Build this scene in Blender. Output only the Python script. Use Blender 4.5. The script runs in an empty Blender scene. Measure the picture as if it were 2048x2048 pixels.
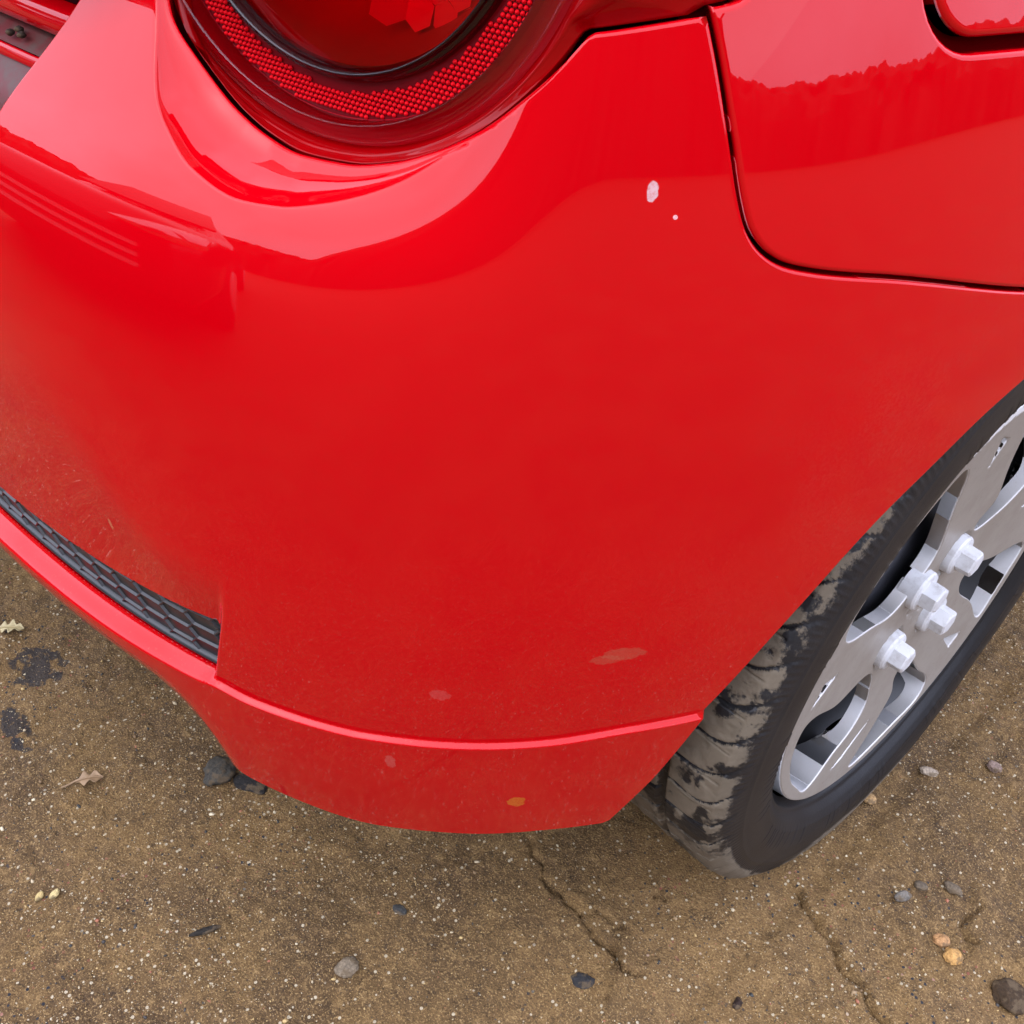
import bpy, bmesh, math, random
import numpy as np
from mathutils import Vector, Matrix
from mathutils.geometry import delaunay_2d_cdt

random.seed(7); RNG = np.random.default_rng(7)
scene = bpy.context.scene
COL = scene.collection
ZW = 0.263                                   # height of the wheel centre above the ground

# ------------------------------------------------------------------ camera
cd = bpy.data.cameras.new('camera'); cam = bpy.data.objects.new('camera', cd); COL.objects.link(cam)
RX = Vector((0.6747671756675543, 0.7340543302312749, 0.07650816237726846))
RY = Vector((-0.5083012555274862, 0.38706662341746956, 0.76929140295819))
RZ = Vector((0.5350879294759071, -0.5579817822338945, 0.6343005899605276))
cam.matrix_world = Matrix(((RX.x, RY.x, RZ.x, 0.25082688575813555), (RX.y, RY.y, RZ.y, -0.6570008930182719),
                           (RX.z, RY.z, RZ.z, 0.7991932058240854), (0, 0, 0, 1)))
cd.sensor_width = 36; cd.sensor_fit = 'HORIZONTAL'; cd.lens = 36.9055
cd.clip_start = 0.02; cd.clip_end = 2000
scene.camera = cam

# ------------------------------------------------------------------ sky, sun, exposure
SUN_EL, SUN_AZ = math.radians(52), math.radians(-100)     # azimuth measured from +x towards +y
w = bpy.data.worlds.new('World'); scene.world = w; w.use_nodes = True
nt = w.node_tree; nt.nodes.clear()
out = nt.nodes.new('ShaderNodeOutputWorld'); bg = nt.nodes.new('ShaderNodeBackground')
sky = nt.nodes.new('ShaderNodeTexSky'); sky.sky_type = 'NISHITA'; sky.sun_disc = False
sky.sun_elevation = SUN_EL; sky.sun_rotation = math.radians(90) - SUN_AZ
sky.air_density = 1.0; sky.dust_density = 4.0; sky.ozone_density = 1.0
hs = nt.nodes.new('ShaderNodeHueSaturation'); hs.inputs['Saturation'].default_value = 0.25   # overcast: nearly grey
tc = nt.nodes.new('ShaderNodeTexCoord'); nz = nt.nodes.new('ShaderNodeTexNoise')
nz.inputs['Scale'].default_value = 2.2; nz.inputs['Detail'].default_value = 6; nz.inputs['Roughness'].default_value = 0.55
cr = nt.nodes.new('ShaderNodeMapRange'); cr.inputs['From Min'].default_value = 0.3; cr.inputs['From Max'].default_value = 0.7
cr.inputs['To Min'].default_value = 0.74; cr.inputs['To Max'].default_value = 1.18
mx = nt.nodes.new('ShaderNodeMix'); mx.data_type = 'RGBA'; mx.inputs[0].default_value = 0.75
cl = nt.nodes.new('ShaderNodeVectorMath'); cl.operation = 'SCALE'; cl.inputs[0].default_value = (9.5, 10.3, 14.0)
nt.links.new(tc.outputs['Generated'], nz.inputs['Vector']); nt.links.new(nz.outputs['Fac'], cr.inputs['Value'])
nt.links.new(cr.outputs[0], cl.inputs['Scale'])
nt.links.new(sky.outputs[0], hs.inputs['Color']); nt.links.new(hs.outputs[0], mx.inputs[6]); nt.links.new(cl.outputs[0], mx.inputs[7])
nt.links.new(mx.outputs[2], bg.inputs['Color']); bg.inputs['Strength'].default_value = 0.12
nt.links.new(bg.outputs[0], out.inputs[0])
sd = bpy.data.lights.new('sun', 'SUN'); sd.energy = 0.6; sd.angle = math.radians(170); sd.color = (1, .96, .9)
so = bpy.data.objects.new('sun', sd); COL.objects.link(so); so.location = (0, -3, 8)
so.rotation_euler = Vector((-math.cos(SUN_EL) * math.cos(SUN_AZ), -math.cos(SUN_EL) * math.sin(SUN_AZ), -math.sin(SUN_EL))).to_track_quat('-Z', 'Y').to_euler()
vs = scene.view_settings; vs.view_transform = 'Standard'; vs.look = 'None'; vs.gamma = 1; vs.use_curve_mapping = False
vs.exposure = 1.55
scene.cycles.max_bounces = 10; scene.cycles.transparent_max_bounces = 12

# ------------------------------------------------------------------ material helpers
class NT:
    def __init__(s, name):
        s.m = bpy.data.materials.new(name); s.m.use_nodes = True; s.t = s.m.node_tree; s.t.nodes.clear()
        s.o = s.t.nodes.new('ShaderNodeOutputMaterial'); s.tc = s.n('ShaderNodeTexCoord')
    def n(s, typ, **kw):
        x = s.t.nodes.new(typ)
        for k, v in kw.items():
            if k.startswith('i_'): x.inputs[k[2:].replace('_', ' ')].default_value = v
            else: setattr(x, k, v)
        return x
    def l(s, a, b): s.t.links.new(a, b); return b
    @property
    def obj(s): return s.tc.outputs['Object']
    def noise(s, scale, detail=4, rough=.55, vec=None, dist=0):
        x = s.n('ShaderNodeTexNoise'); x.inputs['Scale'].default_value = scale; x.inputs['Detail'].default_value = detail
        x.inputs['Roughness'].default_value = rough; x.inputs['Distortion'].default_value = dist
        s.l(vec or s.obj, x.inputs['Vector']); return x.outputs['Fac']
    def voro(s, scale, feature='F1', out='Distance', vec=None):
        x = s.n('ShaderNodeTexVoronoi'); x.feature = feature; x.inputs['Scale'].default_value = scale
        s.l(vec or s.obj, x.inputs['Vector']); return x.outputs[out]
    def ramp(s, v, a, b, lo=0., hi=1.):
        x = s.n('ShaderNodeMapRange'); x.interpolation_type = 'SMOOTHSTEP'
        for k, q in (('From Min', a), ('From Max', b), ('To Min', lo), ('To Max', hi)): x.inputs[k].default_value = q
        s.l(v, x.inputs['Value']); return x.outputs[0]
    def math(s, op, a, b=None):
        x = s.n('ShaderNodeMath'); x.operation = op
        for i, q in enumerate((a, b)):
            if q is None: continue
            if isinstance(q, (int, float)): x.inputs[i].default_value = q
            else: s.l(q, x.inputs[i])
        return x.outputs[0]
    def mix(s, f, a, b):
        x = s.n('ShaderNodeMix'); x.data_type = 'RGBA'
        for i, q in ((0, f), (6, a), (7, b)):
            if isinstance(q, (int, float)): x.inputs[i].default_value = q
            elif isinstance(q, tuple): x.inputs[i].default_value = (*q, 1)
            else: s.l(q, x.inputs[i])
        return x.outputs[2]
    def sep(s):
        x = s.n('ShaderNodeSeparateXYZ'); s.l(s.obj, x.inputs[0]); return x.outputs
    def blob(s, c, r, nscale=300, namt=.5, stretch=(1, 1, 1)):
        """a ragged stain round point c, about r across"""
        v = s.n('ShaderNodeVectorMath'); v.operation = 'SUBTRACT'; s.l(s.obj, v.inputs[0]); v.inputs[1].default_value = c
        m = s.n('ShaderNodeVectorMath'); m.operation = 'MULTIPLY'; s.l(v.outputs[0], m.inputs[0]); m.inputs[1].default_value = stretch
        L = s.n('ShaderNodeVectorMath'); L.operation = 'LENGTH'; s.l(m.outputs[0], L.inputs[0])
        d = s.math('DIVIDE', L.outputs['Value'], r)
        d = s.math('ADD', d, s.math('MULTIPLY', s.math('SUBTRACT', s.noise(nscale, 2), .5), namt * 2))
        return s.ramp(d, .85, 1.05, 1, 0)
    def bsdf(s, color=None, rough=None, normal=None, **kw):
        b = s.n('ShaderNodeBsdfPrincipled')
        for k, q in (('Base Color', color), ('Roughness', rough)):
            if q is None: continue
            if isinstance(q, (int, float)): b.inputs[k].default_value = q
            elif isinstance(q, tuple): b.inputs[k].default_value = (*q, 1)
            else: s.l(q, b.inputs[k])
        for k, q in kw.items():
            k = k.replace('_', ' ')
            if isinstance(q, (int, float)): b.inputs[k].default_value = q
            elif isinstance(q, tuple): b.inputs[k].default_value = q if len(q) == 4 else (*q, 1)
            else: s.l(q, b.inputs[k])
        if normal is not None: s.l(normal, b.inputs['Normal'])
        s.l(b.outputs[0], s.o.inputs[0]); s.b = b; return b
    def bump(s, h, dist=.001, strength=1., normal=None):
        x = s.n('ShaderNodeBump'); x.inputs['Distance'].default_value = dist; x.inputs['Strength'].default_value = strength
        s.l(h, x.inputs['Height'])
        if normal is not None: s.l(normal, x.inputs['Normal'])
        return x.outputs[0]

def simple(name, color, rough=.5, var=.15, scale=40, **kw):
    t = NT(name); n = t.noise(scale, 5)
    a = tuple(c * (1 - var) for c in color); b = tuple(min(1, c * (1 + var)) for c in color)
    t.bsdf(t.mix(n, a, b), rough, **kw); return t.m

RED = (.465, .0000, .0030)
def paint(dirty=True):
    t = NT('red_paint'); z = t.sep()[2]
    base = t.mix(t.noise(3, 2), tuple(c * .97 for c in RED), tuple(c * 1.03 for c in RED))
    if dirty:
        # road film thrown up by the wheel: thicker low down, speckled
        low = t.ramp(z, .20, .42, 1, 0)
        film = t.math('MULTIPLY', low, t.ramp(t.noise(14, 5, .6), .3, .75))
        spk = t.math('MULTIPLY', t.ramp(t.noise(420, 2, .6), .62, .70), t.ramp(t.noise(30, 3), .42, .62))
        spk = t.math('MULTIPLY', spk, t.ramp(z, .22, .50, .28, .0))
        base = t.mix(t.math('MULTIPLY', film, .06), base, (.17, .07, .045))
        base = t.mix(spk, base, (.34, .11, .07))
        base = t.mix(t.math('MULTIPLY', t.blob((-.0106, -.4213, -.9), .0045, 500, .3), 1), base, RED)
        xs = t.sep()
        flank = t.math('MULTIPLY', t.ramp(xs[1], -.36, -.20), t.ramp(z, .66, .50))          # dust thrown off the tyre
        grain = t.math('MULTIPLY', t.ramp(t.noise(24, 4), .36, .66), t.ramp(t.noise(520, 2, .7), .35, .72))
        base = t.mix(t.math('MULTIPLY', t.math('MULTIPLY', flank, grain), .12), base, (.24, .10, .065))
        for c, r, colr, st, amt in MARKS:
            base = t.mix(t.math('MULTIPLY', t.math('MULTIPLY', t.blob(c, r, 330, .38, st), t.ramp(t.noise(700, 3, .7), .25, .6, .5, 1)), amt), base, colr)
        rough = t.math('ADD', .06, t.math('MULTIPLY', film, .30))
        cw = t.ramp(film, 0, 1, 1, .55)
    else:
        rough = .08; cw = 1.
    t.bsdf(base, .42, Coat_Weight=cw, Coat_Roughness=.012 if not dirty else t.math('ADD', .012, t.math('MULTIPLY', film, .10)),
           Specular_IOR_Level=.0, Coat_IOR=1.385)
    return t.m
MARKS = [((.0147, -.3522, 0.6460), .0034, (.56, .35, .35), (1.5, 1.5, .85), 1.), ((.0218, -.3447, 0.6366), .0010, (.7, .4, .4), (1, 1, 1), 1.),
         ((-.0006, -.3653, 0.2542), .0060, (.50, .12, .012), (1, 1.1, .9), .85), ((.0358, -.339, 0.4013), .0085, (.36, .09, .05), (1, .55, 1.6), .42),
         ((.030, -.345, 0.3975), .0070, (.36, .09, .05), (1, .7, 1.8), .38), ((-.027, -.4088, 0.3629), .0060, (.50, .10, .09), (1, 1, 1.3), .32),
         ((-.0509, -.4238, 0.2914), .0055, (.48, .12, .10), (1.6, 1.6, .7), .40), ((-.206, -.5012, 0.4082), .0040, (.55, .22, .10), (1.8, 1, .6), .55),
         ((-.1942, -.4858, 0.2671), .0050, (.30, .05, .03), (.7, 1, 2.), .6)]

# ------------------------------------------------------------------ object helpers
def mesh_obj(name, verts, faces, mat=None, parent=None, smooth=True, normals=None):
    me = bpy.data.meshes.new(name)
    me.from_pydata([tuple(map(float, v)) for v in verts], [], [tuple(map(int, f)) for f in faces])
    me.update()
    if mat: me.materials.append(mat)
    if smooth: me.polygons.foreach_set('use_smooth', [True] * len(me.polygons))
    if normals is not None: me.normals_split_custom_set_from_vertices([tuple(n) for n in normals])
    o = bpy.data.objects.new(name, me); COL.objects.link(o)
    if parent:
        o.parent = parent
        o.matrix_parent_inverse = world_of(parent).inverted()
    return o
def world_of(o):
    m = o.matrix_basis.copy()
    if o.parent: m = world_of(o.parent) @ o.matrix_parent_inverse @ m
    return m
def bm_obj(name, bm, mat=None, parent=None, smooth=True):
    me = bpy.data.meshes.new(name); bm.to_mesh(me); bm.free()
    if mat: me.materials.append(mat)
    if smooth: me.polygons.foreach_set('use_smooth', [True] * len(me.polygons))
    o = bpy.data.objects.new(name, me); COL.objects.link(o)
    if parent: o.parent = parent; o.matrix_parent_inverse = world_of(parent).inverted()
    return o
def sharp(o, ang=35):
    o.data.set_sharp_from_angle(angle=math.radians(ang)); return o
def tag(o, label=None, cat=None, group=None, kind=None):
    for k, v in (('label', label), ('category', cat), ('group', group), ('kind', kind)):
        if v: o[k] = v
    return o
def empty(name, loc):
    o = bpy.data.objects.new(name, None); COL.objects.link(o); o.location = loc; o.empty_display_size = .1; return o
def grid_faces(n, m, wrap=False):
    F = []
    for i in range(n if wrap else n - 1):
        for j in range(m - 1):
            a = i * m + j; b = ((i + 1) % n) * m + j; F.append((a, b, b + 1, a + 1))
    return F
def vnoise(P, seed=0):
    """value noise on an (N,3) array"""
    P = np.asarray(P, float); I = np.floor(P).astype(np.int64); f = P - I; f = f * f * (3 - 2 * f)
    def h(x, y, z):
        n = (x * 374761393 + y * 668265263 + z * 1274126177 + seed * 974711) & 0xffffffff
        n = ((n ^ (n >> 13)) * 1274126177) & 0xffffffff
        return ((n ^ (n >> 16)) & 0xffff) / 65535.
    r = 0
    for a in (0, 1):
        for b in (0, 1):
            for c in (0, 1):
                wgt = (f[:, 0] if a else 1 - f[:, 0]) * (f[:, 1] if b else 1 - f[:, 1]) * (f[:, 2] if c else 1 - f[:, 2])
                r = r + wgt * h(I[:, 0] + a, I[:, 1] + b, I[:, 2] + c)
    return r
def fbm(P, oct=4, seed=0, gain=.5):
    P = np.asarray(P, float); r = 0; a = 1; t = 0
    for i in range(oct): r = r + a * vnoise(P * 2 ** i + i * 17.3, seed + i); t += a; a *= gain
    return r / t

# ------------------------------------------------------------------ curves
def pchip(xk, yk, x):
    xk = np.asarray(xk, float); yk = np.asarray(yk, float); x = np.asarray(x, float)
    h = np.diff(xk); d = np.diff(yk) / h; m = np.zeros_like(yk)
    for i in range(1, len(xk) - 1):
        if d[i - 1] * d[i] > 0:
            w1 = 2 * h[i] + h[i - 1]; w2 = h[i] + 2 * h[i - 1]; m[i] = (w1 + w2) / (w1 / d[i - 1] + w2 / d[i])
    m[0] = d[0]; m[-1] = d[-1]
    x = np.clip(x, xk[0], xk[-1]); i = np.clip(np.searchsorted(xk, x) - 1, 0, len(h) - 1); t = (x - xk[i]) / h[i]
    return (2*t**3-3*t**2+1)*yk[i] + (t**3-2*t**2+t)*h[i]*m[i] + (-2*t**3+3*t**2)*yk[i+1] + (t**3-t**2)*h[i]*m[i+1]
def cspl(xk, yk):
    xk = np.asarray(xk, float); yk = np.asarray(yk, float); n = len(xk); h = np.diff(xk)
    A = np.zeros((n, n)); b = np.zeros(n); A[0, 0] = A[-1, -1] = 1
    for i in range(1, n - 1):
        A[i, i-1] = h[i-1]; A[i, i] = 2*(h[i-1]+h[i]); A[i, i+1] = h[i]; b[i] = 6*((yk[i+1]-yk[i])/h[i]-(yk[i]-yk[i-1])/h[i-1])
    M = np.linalg.solve(A, b)
    def f(x, der=0):
        x = np.asarray(x, float); i = np.clip(np.searchsorted(xk, x) - 1, 0, n - 2); hh = h[i]; a = xk[i+1]-x; c = x-xk[i]
        if der == 0: return M[i]*a**3/(6*hh)+M[i+1]*c**3/(6*hh)+(yk[i]/hh-M[i]*hh/6)*a+(yk[i+1]/hh-M[i+1]*hh/6)*c
        return -M[i]*a**2/(2*hh)+M[i+1]*c**2/(2*hh)-(yk[i]/hh-M[i]*hh/6)+(yk[i+1]/hh-M[i+1]*hh/6)
    return f
def sst(a, b, x):
    t = np.clip((x - a) / (b - a), 0, 1); return t*t*t*(t*(6*t-15)+10)
def smooth_poly(pts, step=.003, closed=False):
    """a smooth curve through pts, resampled"""
    P = np.asarray(pts, float)
    if closed: P = np.vstack([P[-3:], P, P[:4]])
    k = np.concatenate([[0], np.cumsum(np.linalg.norm(np.diff(P, axis=0), axis=1))])
    a, b = (k[3], k[-4]) if closed else (k[0], k[-1])
    n = max(2, int((b - a) / step) + 1); t = np.linspace(a, b, n)
    if closed: t = t[:-1]
    return np.stack([pchip(k, P[:, 0], t), pchip(k, P[:, 1], t)], 1) if not closed else np.stack([cspl(k, P[:, 0])(t), cspl(k, P[:, 1])(t)], 1)
def line_poly(pts, step=.003):
    out = []
    for a, b in zip(pts[:-1], pts[1:]):
        a = np.array(a, float); b = np.array(b, float); n = max(1, int(np.linalg.norm(b - a) / step))
        out += [a + (b - a) * i / n for i in range(n)]
    out.append(np.array(pts[-1], float)); return np.array(out)
def offset(line, d):
    """shift an open polyline to its left by d"""
    L = np.asarray(line, float); T = np.gradient(L, axis=0); T /= np.linalg.norm(T, axis=1)[:, None] + 1e-12
    return L + d * np.stack([-T[:, 1], T[:, 0]], 1)
def seg_dist(P, A, Bq):
    """distance of points P to the union of segments A->Bq"""
    best = np.full(len(P), 1e9)
    for i in range(0, len(P), 4000):
        p = P[i:i+4000, None]; d = Bq - A; L = (d * d).sum(1) + 1e-18
        t = np.clip(((p - A) * d).sum(2) / L, 0, 1); q = A + t[..., None] * d - p
        best[i:i+4000] = np.sqrt((q * q).sum(2).min(1))
    return best
def line_dist(P, L): return seg_dist(P, L[:-1], L[1:])
def inside(P, loop):
    x, y = P[:, 0], P[:, 1]; r = np.zeros(len(P), bool); a = loop; b = np.roll(loop, -1, 0)
    for (x0, y0), (x1, y1) in zip(a, b):
        if y0 == y1: continue
        c = ((y0 > y) != (y1 > y)) & (x < (x1 - x0) * (y - y0) / (y1 - y0) + x0); r ^= c
    return r

# ------------------------------------------------------------------ the body surface: plan curve (s) and height (z), wheel centre = origin
PLAN = np.array([(-1.6,-.44),(-1.2,-.51),(-.85,-.533),(-.55,-.530),(-.35,-.517),(-.22,-.498),(-.13,-.470),(-.06,-.430),(-.005,-.380),(.035,-.325),(.065,-.265),(.085,-.20),(.102,-.12),(.115,0),(.122,.15),(.125,.4),(.12,.8)])
SK = np.concatenate([[0], np.cumsum(np.linalg.norm(np.diff(PLAN, axis=0), axis=1))]); SK -= SK[7]
fx = cspl(SK, PLAN[:, 0]); fy = cspl(SK, PLAN[:, 1])
def prof(knots, z0, o0):
    zk = [a for a, _ in knots]; ak = [b for _, b in knots]; zz = np.linspace(-.15, .8, 951)
    sl = -np.tan(np.radians(pchip(zk, ak, np.clip(zz, zk[0], zk[-1]))))
    o = np.concatenate([[0], np.cumsum((sl[1:] + sl[:-1]) / 2 * np.diff(zz))]); o += o0 - np.interp(z0, zz, o)
    return cspl(zz[::10], o[::10])
KR = [(-.12,-14),(-.03,-11),(.05,-7),(.12,-4),(.20,-1),(.26,3),(.31,9),(.335,17),(.36,32),(.38,38),(.41,36),(.44,28),(.48,15),(.55,11),(.7,11)]
KS = [(-.12,-14),(-.03,-11),(.05,-8),(.12,-5),(.20,-1),(.28,3),(.34,7),(.40,11),(.43,14),(.48,17),(.55,20),(.7,26)]
gR = prof(KR, .06, 0.); gS = prof(KS, .06, 0.)
def S(q):
    s, z = q[:, 0], q[:, 1]
    x = fx(s); y = fy(s); dx = fx(s, 1); dy = fy(s, 1); n = np.hypot(dx, dy); nx = dy / n; ny = -dx / n
    wv = sst(-.05, .10, s); o = (1 - wv) * gR(z) + wv * gS(z)
    return np.stack([x + nx * o, y + ny * o, z], -1)
def nrm(F, q, h=2e-4):
    e0 = np.array([h, 0]); e1 = np.array([0, h]); n = np.cross(F(q + e0) - F(q - e0), F(q + e1) - F(q - e1))
    return n / (np.linalg.norm(n, axis=1)[:, None] + 1e-15)

crease = np.array([(-1.3,.052),(-.5,.052),(-.2,.0535),(-.1047,.0525),(-.0756,.0491),(-.0447,.0492),(-.0135,.0496),(.0062,.0513),(.0539,.0554),(.1008,.0611),(.1478,.0687),(.1912,.0708),(.3,.075)])
lampedge = np.array([(-.13,.60),(-.148,.55),(-.152,.49),(-.147,.445),(-.1375,.425),(-.1238,.4075),(-.1078,.398),(-.0821,.3864),(-.0652,.3813),(-.043,.377),(-.0206,.3762),(.0006,.3792),(.0207,.3859),(.0395,.3962),(.0566,.4104),(.0686,.4222),(.0763,.4312),(.0806,.4344),(.1217,.4418)])
LE = np.vstack([smooth_poly(lampedge[:17], .003)[:-1], line_poly([(.0763,.4312),(.0783,.4334),(.0812,.4346),(.1217,.4418)], .003)])
dish = smooth_poly([(-.14,.60),(-.158,.55),(-.162,.49),(-.157,.45),(-.1480,.430),(-.1336,.4108),(-.1145,.3795),(-.1021,.3698),(-.0862,.3606),(-.0593,.3542),(-.0409,.3551),(-.0279,.3578),(-.0068,.3645),(.0098,.3722),(.0297,.3859),(.0487,.4008),(.0662,.4178),(.0775,.4318),(.0806,.4340)], .003)
DISHZONE = np.vstack([dish, offset(LE[LE[:, 0] < .0785], .002)[::-1]])
LEd = LE[LE[:, 0] < .0815]
def Dsp(q):
    s, z = q[:, 0], q[:, 1]
    zc = pchip(crease[:, 0], crease[:, 1], s)
    e = pchip([-1.3,-.40,-.20,-.125,-.10,.2], [.0075,.0075,.0062,.0045,.0040,.0034], s)
    wz = pchip([-1.3,-.25,-.115,-.095,.2], [.0095,.0095,.0055,.0026,.0026], s)
    L = 1 - sst(zc - wz, zc + .0008, z)
    sf = np.interp(z, [.04,.0548,.117,.1478,.2], [-.1030,-.1001,-.0829,-.0766,-.066])
    amt = pchip([-1.3,-.5,-.3,-.16,-.10,.0], [.0060,.0060,.0062,.0064,.0062,.0062], s)
    rec = amt * sst(0, .007, sf - s) * (1 - sst(.075, pchip([-1.3,-.35,-.2,-.11,.3], [.32,.32,.27,.165,.165], s), z))
    d = e * L - rec * (1 - L)
    tuck = sst(.10, .20, -s) * 7.5
    d = d - tuck * np.maximum(0, .042 - z) ** 2
    ins = (z > .33) & (s < .085)
    if ins.any():
        p = q[ins]; k = inside(p, DISHZONE)
        if k.any():
            pk = p[k] * [1, 1.25]; a = line_dist(pk, LEd * [1, 1.25]); b = line_dist(pk, dish * [1, 1.25])
            wd = a + b; u = b / (wd + 1e-9); dd = np.zeros(len(p))
            dd[k] = np.minimum(.50 * wd, .021) * (1 - (1 - u) ** 2) * sst(0, .12, u) ** .5
            t = np.zeros(len(q)); t[ins] = dd; d = d - t
    return d
def F(q):
    return S(q) + nrm(S, q) * Dsp(q)[:, None]
def s_at_y(y): ss = np.linspace(-.3, 1.2, 1501); return np.interp(y, fy(ss), ss)

def panel(name, loops, mat, parent, h=.006, r=.0025, r2=None, flange=.012, Fn=F, rows=(), view=(-.42, .42), coarse=.03):
    """sheet-metal panel: loops (outer first) in (s,z), edges rolled over with radius r and flanged inwards"""
    loops = [np.asarray(l) for l in loops]
    A = np.vstack(loops); B2 = np.vstack([np.roll(l, -1, 0) for l in loops]); rmax = r
    n0 = len(loops[0]); r2 = r2 or r
    def fdist(p):      # distance to the edge, scaled so that every loop rolls over within r
        if r2 == r: return seg_dist(p, A, B2)
        return np.minimum(seg_dist(p, A[:n0], B2[:n0]), seg_dist(p, A[n0:], B2[n0:]) * (r / r2))
    lo = A.min(0); hi = A.max(0)
    def lattice(h, x0, x1):
        xs = np.arange(x0, x1, h); zs = np.arange(lo[1], hi[1], h * .87); X, Z = np.meshgrid(xs, zs, indexing='ij')
        X = X + (np.arange(len(zs)) % 2) * h / 2; return np.stack([X.ravel(), Z.ravel()], 1)
    pts = [lattice(h, max(lo[0], view[0]), min(hi[0], view[1]))]
    if lo[0] < view[0]: pts.append(lattice(coarse, lo[0], view[0]))
    if hi[0] > view[1]: pts.append(lattice(coarse, view[1], hi[0]))
    pts = np.vstack(pts)
    def ok(p, dmin):
        k = np.zeros(len(p), bool)
        for l in loops: k ^= inside(p, l)
        p = p[k]; d = fdist(p); return p[d > dmin]
    pts = ok(pts, max(1.9 * r, .5 * h))
    if len(rows):
        R = np.vstack(rows)
        R = R[(R[:, 0] > lo[0]) & (R[:, 0] < hi[0])]
        R = ok(R, 1.9 * r)
        if len(R):
            # thin lattice points that crowd a feature row
            dk = np.full(len(pts), 1e9)
            for i in range(0, len(pts), 2000):
                dk[i:i+2000] = np.sqrt(((pts[i:i+2000, None] - R[None, ::2]) ** 2).sum(2).min(1))
            pts = np.vstack([pts[dk > .45 * h], R])
    rings = []
    for li, l in enumerate(loops):
        area = .5 * np.sum(l[:, 0] * np.roll(l[:, 1], -1) - np.roll(l[:, 0], -1) * l[:, 1])
        sg = 1 if (area > 0) == (li == 0) else -1
        T = np.roll(l, -1, 0) - np.roll(l, 1, 0); T /= np.linalg.norm(T, axis=1)[:, None] + 1e-12; Nn = sg * np.stack([-T[:, 1], T[:, 0]], 1)
        for k in (.12, .35, .65, 1.0, 1.45):
            rr_ = r if li == 0 else r2; p = l + Nn * k * rr_; kk = np.zeros(len(p), bool)
            for m in loops: kk ^= inside(p, m)
            p = p[kk]; d = fdist(p); rings.append(p[d > .93 * k * r])
    pts = np.vstack([pts] + rings)
    V = [Vector(v) for v in A.tolist()] + [Vector(v) for v in pts.tolist()]
    E = []; k = 0
    for l in loops:
        n = len(l); E += [(k + i, k + (i + 1) % n) for i in range(n)]; k += n
    vo, eo, fo, vi, ei, fi = delaunay_2d_cdt(V, E, [], 0, 1e-7)
    q = np.array([v[:] for v in vo]); tri = np.array([f for f in fo if len(f) == 3])
    c = q[tri].mean(1); keep = np.zeros(len(c), bool)
    for l in loops: keep ^= inside(c, l)
    tri = tri[keep]
    pos = Fn(q); N = nrm(Fn, q)
    d = fdist(q); near = d < 1.3 * r
    sc_ = np.where(seg_dist(q, A[:n0], B2[:n0]) < d * 1.001, 1., r2 / r) if r2 != r else 1.
    roll = sc_ * (r - np.sqrt(np.maximum(r * r - (r - np.clip(d, 0, r)) ** 2, 0))); base_n = N.copy()
    P = pos - N * roll[:, None]
    # normals in the rolled zone: tilt towards the edge
    qn = q[near]
    if len(qn):
        hh = 2e-4
        gd = np.stack([(fdist(qn + [hh, 0]) - fdist(qn - [hh, 0])), (fdist(qn + [0, hh]) - fdist(qn - [0, hh]))], 1)
        gd /= np.linalg.norm(gd, axis=1)[:, None] + 1e-9
        t3 = Fn(qn + gd * hh) - Fn(qn - gd * hh); t3 /= np.linalg.norm(t3, axis=1)[:, None] + 1e-12
        sn = np.clip((r - d[near]) / r, 0, .97)
        N[near] = base_n[near] * np.sqrt(1 - sn ** 2)[:, None] - t3 * sn[:, None]
    # boundary edges from triangles
    cnt = {}
    for a, b, cc in tri.tolist():
        for e in ((a, b), (b, cc), (cc, a)):
            kx = (min(e), max(e)); cnt[kx] = None if kx in cnt else e
    bd = [e for e in cnt.values() if e]
    faces = tri.tolist(); verts = P.tolist(); norms = N.tolist(); mp = {}
    def fl(i):
        if i not in mp:
            out = -np.array(norms[i]) ; nb = base_n[i]; t = np.array(norms[i]) - nb * np.dot(norms[i], nb); t /= np.linalg.norm(t) + 1e-9
            verts.append(P[i].tolist()); norms.append(t.tolist()); verts.append((P[i] - nb * (flange(q[i]) if callable(flange) else flange)).tolist()); norms.append(t.tolist())
            mp[i] = (len(verts) - 2, len(verts) - 1)
        return mp[i]
    for a, b in bd:
        a0, a1 = fl(a); b0, b1 = fl(b); faces.append((b0, a0, a1, b1))
    verts = np.array(verts); verts[:, 2] += ZW
    return mesh_obj(name, verts, faces, mat, parent, True, np.array(norms))

#===BUILD
# ================================================================== materials
M_paint = paint(True)
M_shell = simple('shell_paint', (.06, .0003, .001), .8, Specular_IOR_Level=0.)
M_black = simple('black_plastic', (.022, .023, .024), .42, .3, 60)
M_dark = simple('underbody_black', (.012, .012, .012), .8)

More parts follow.
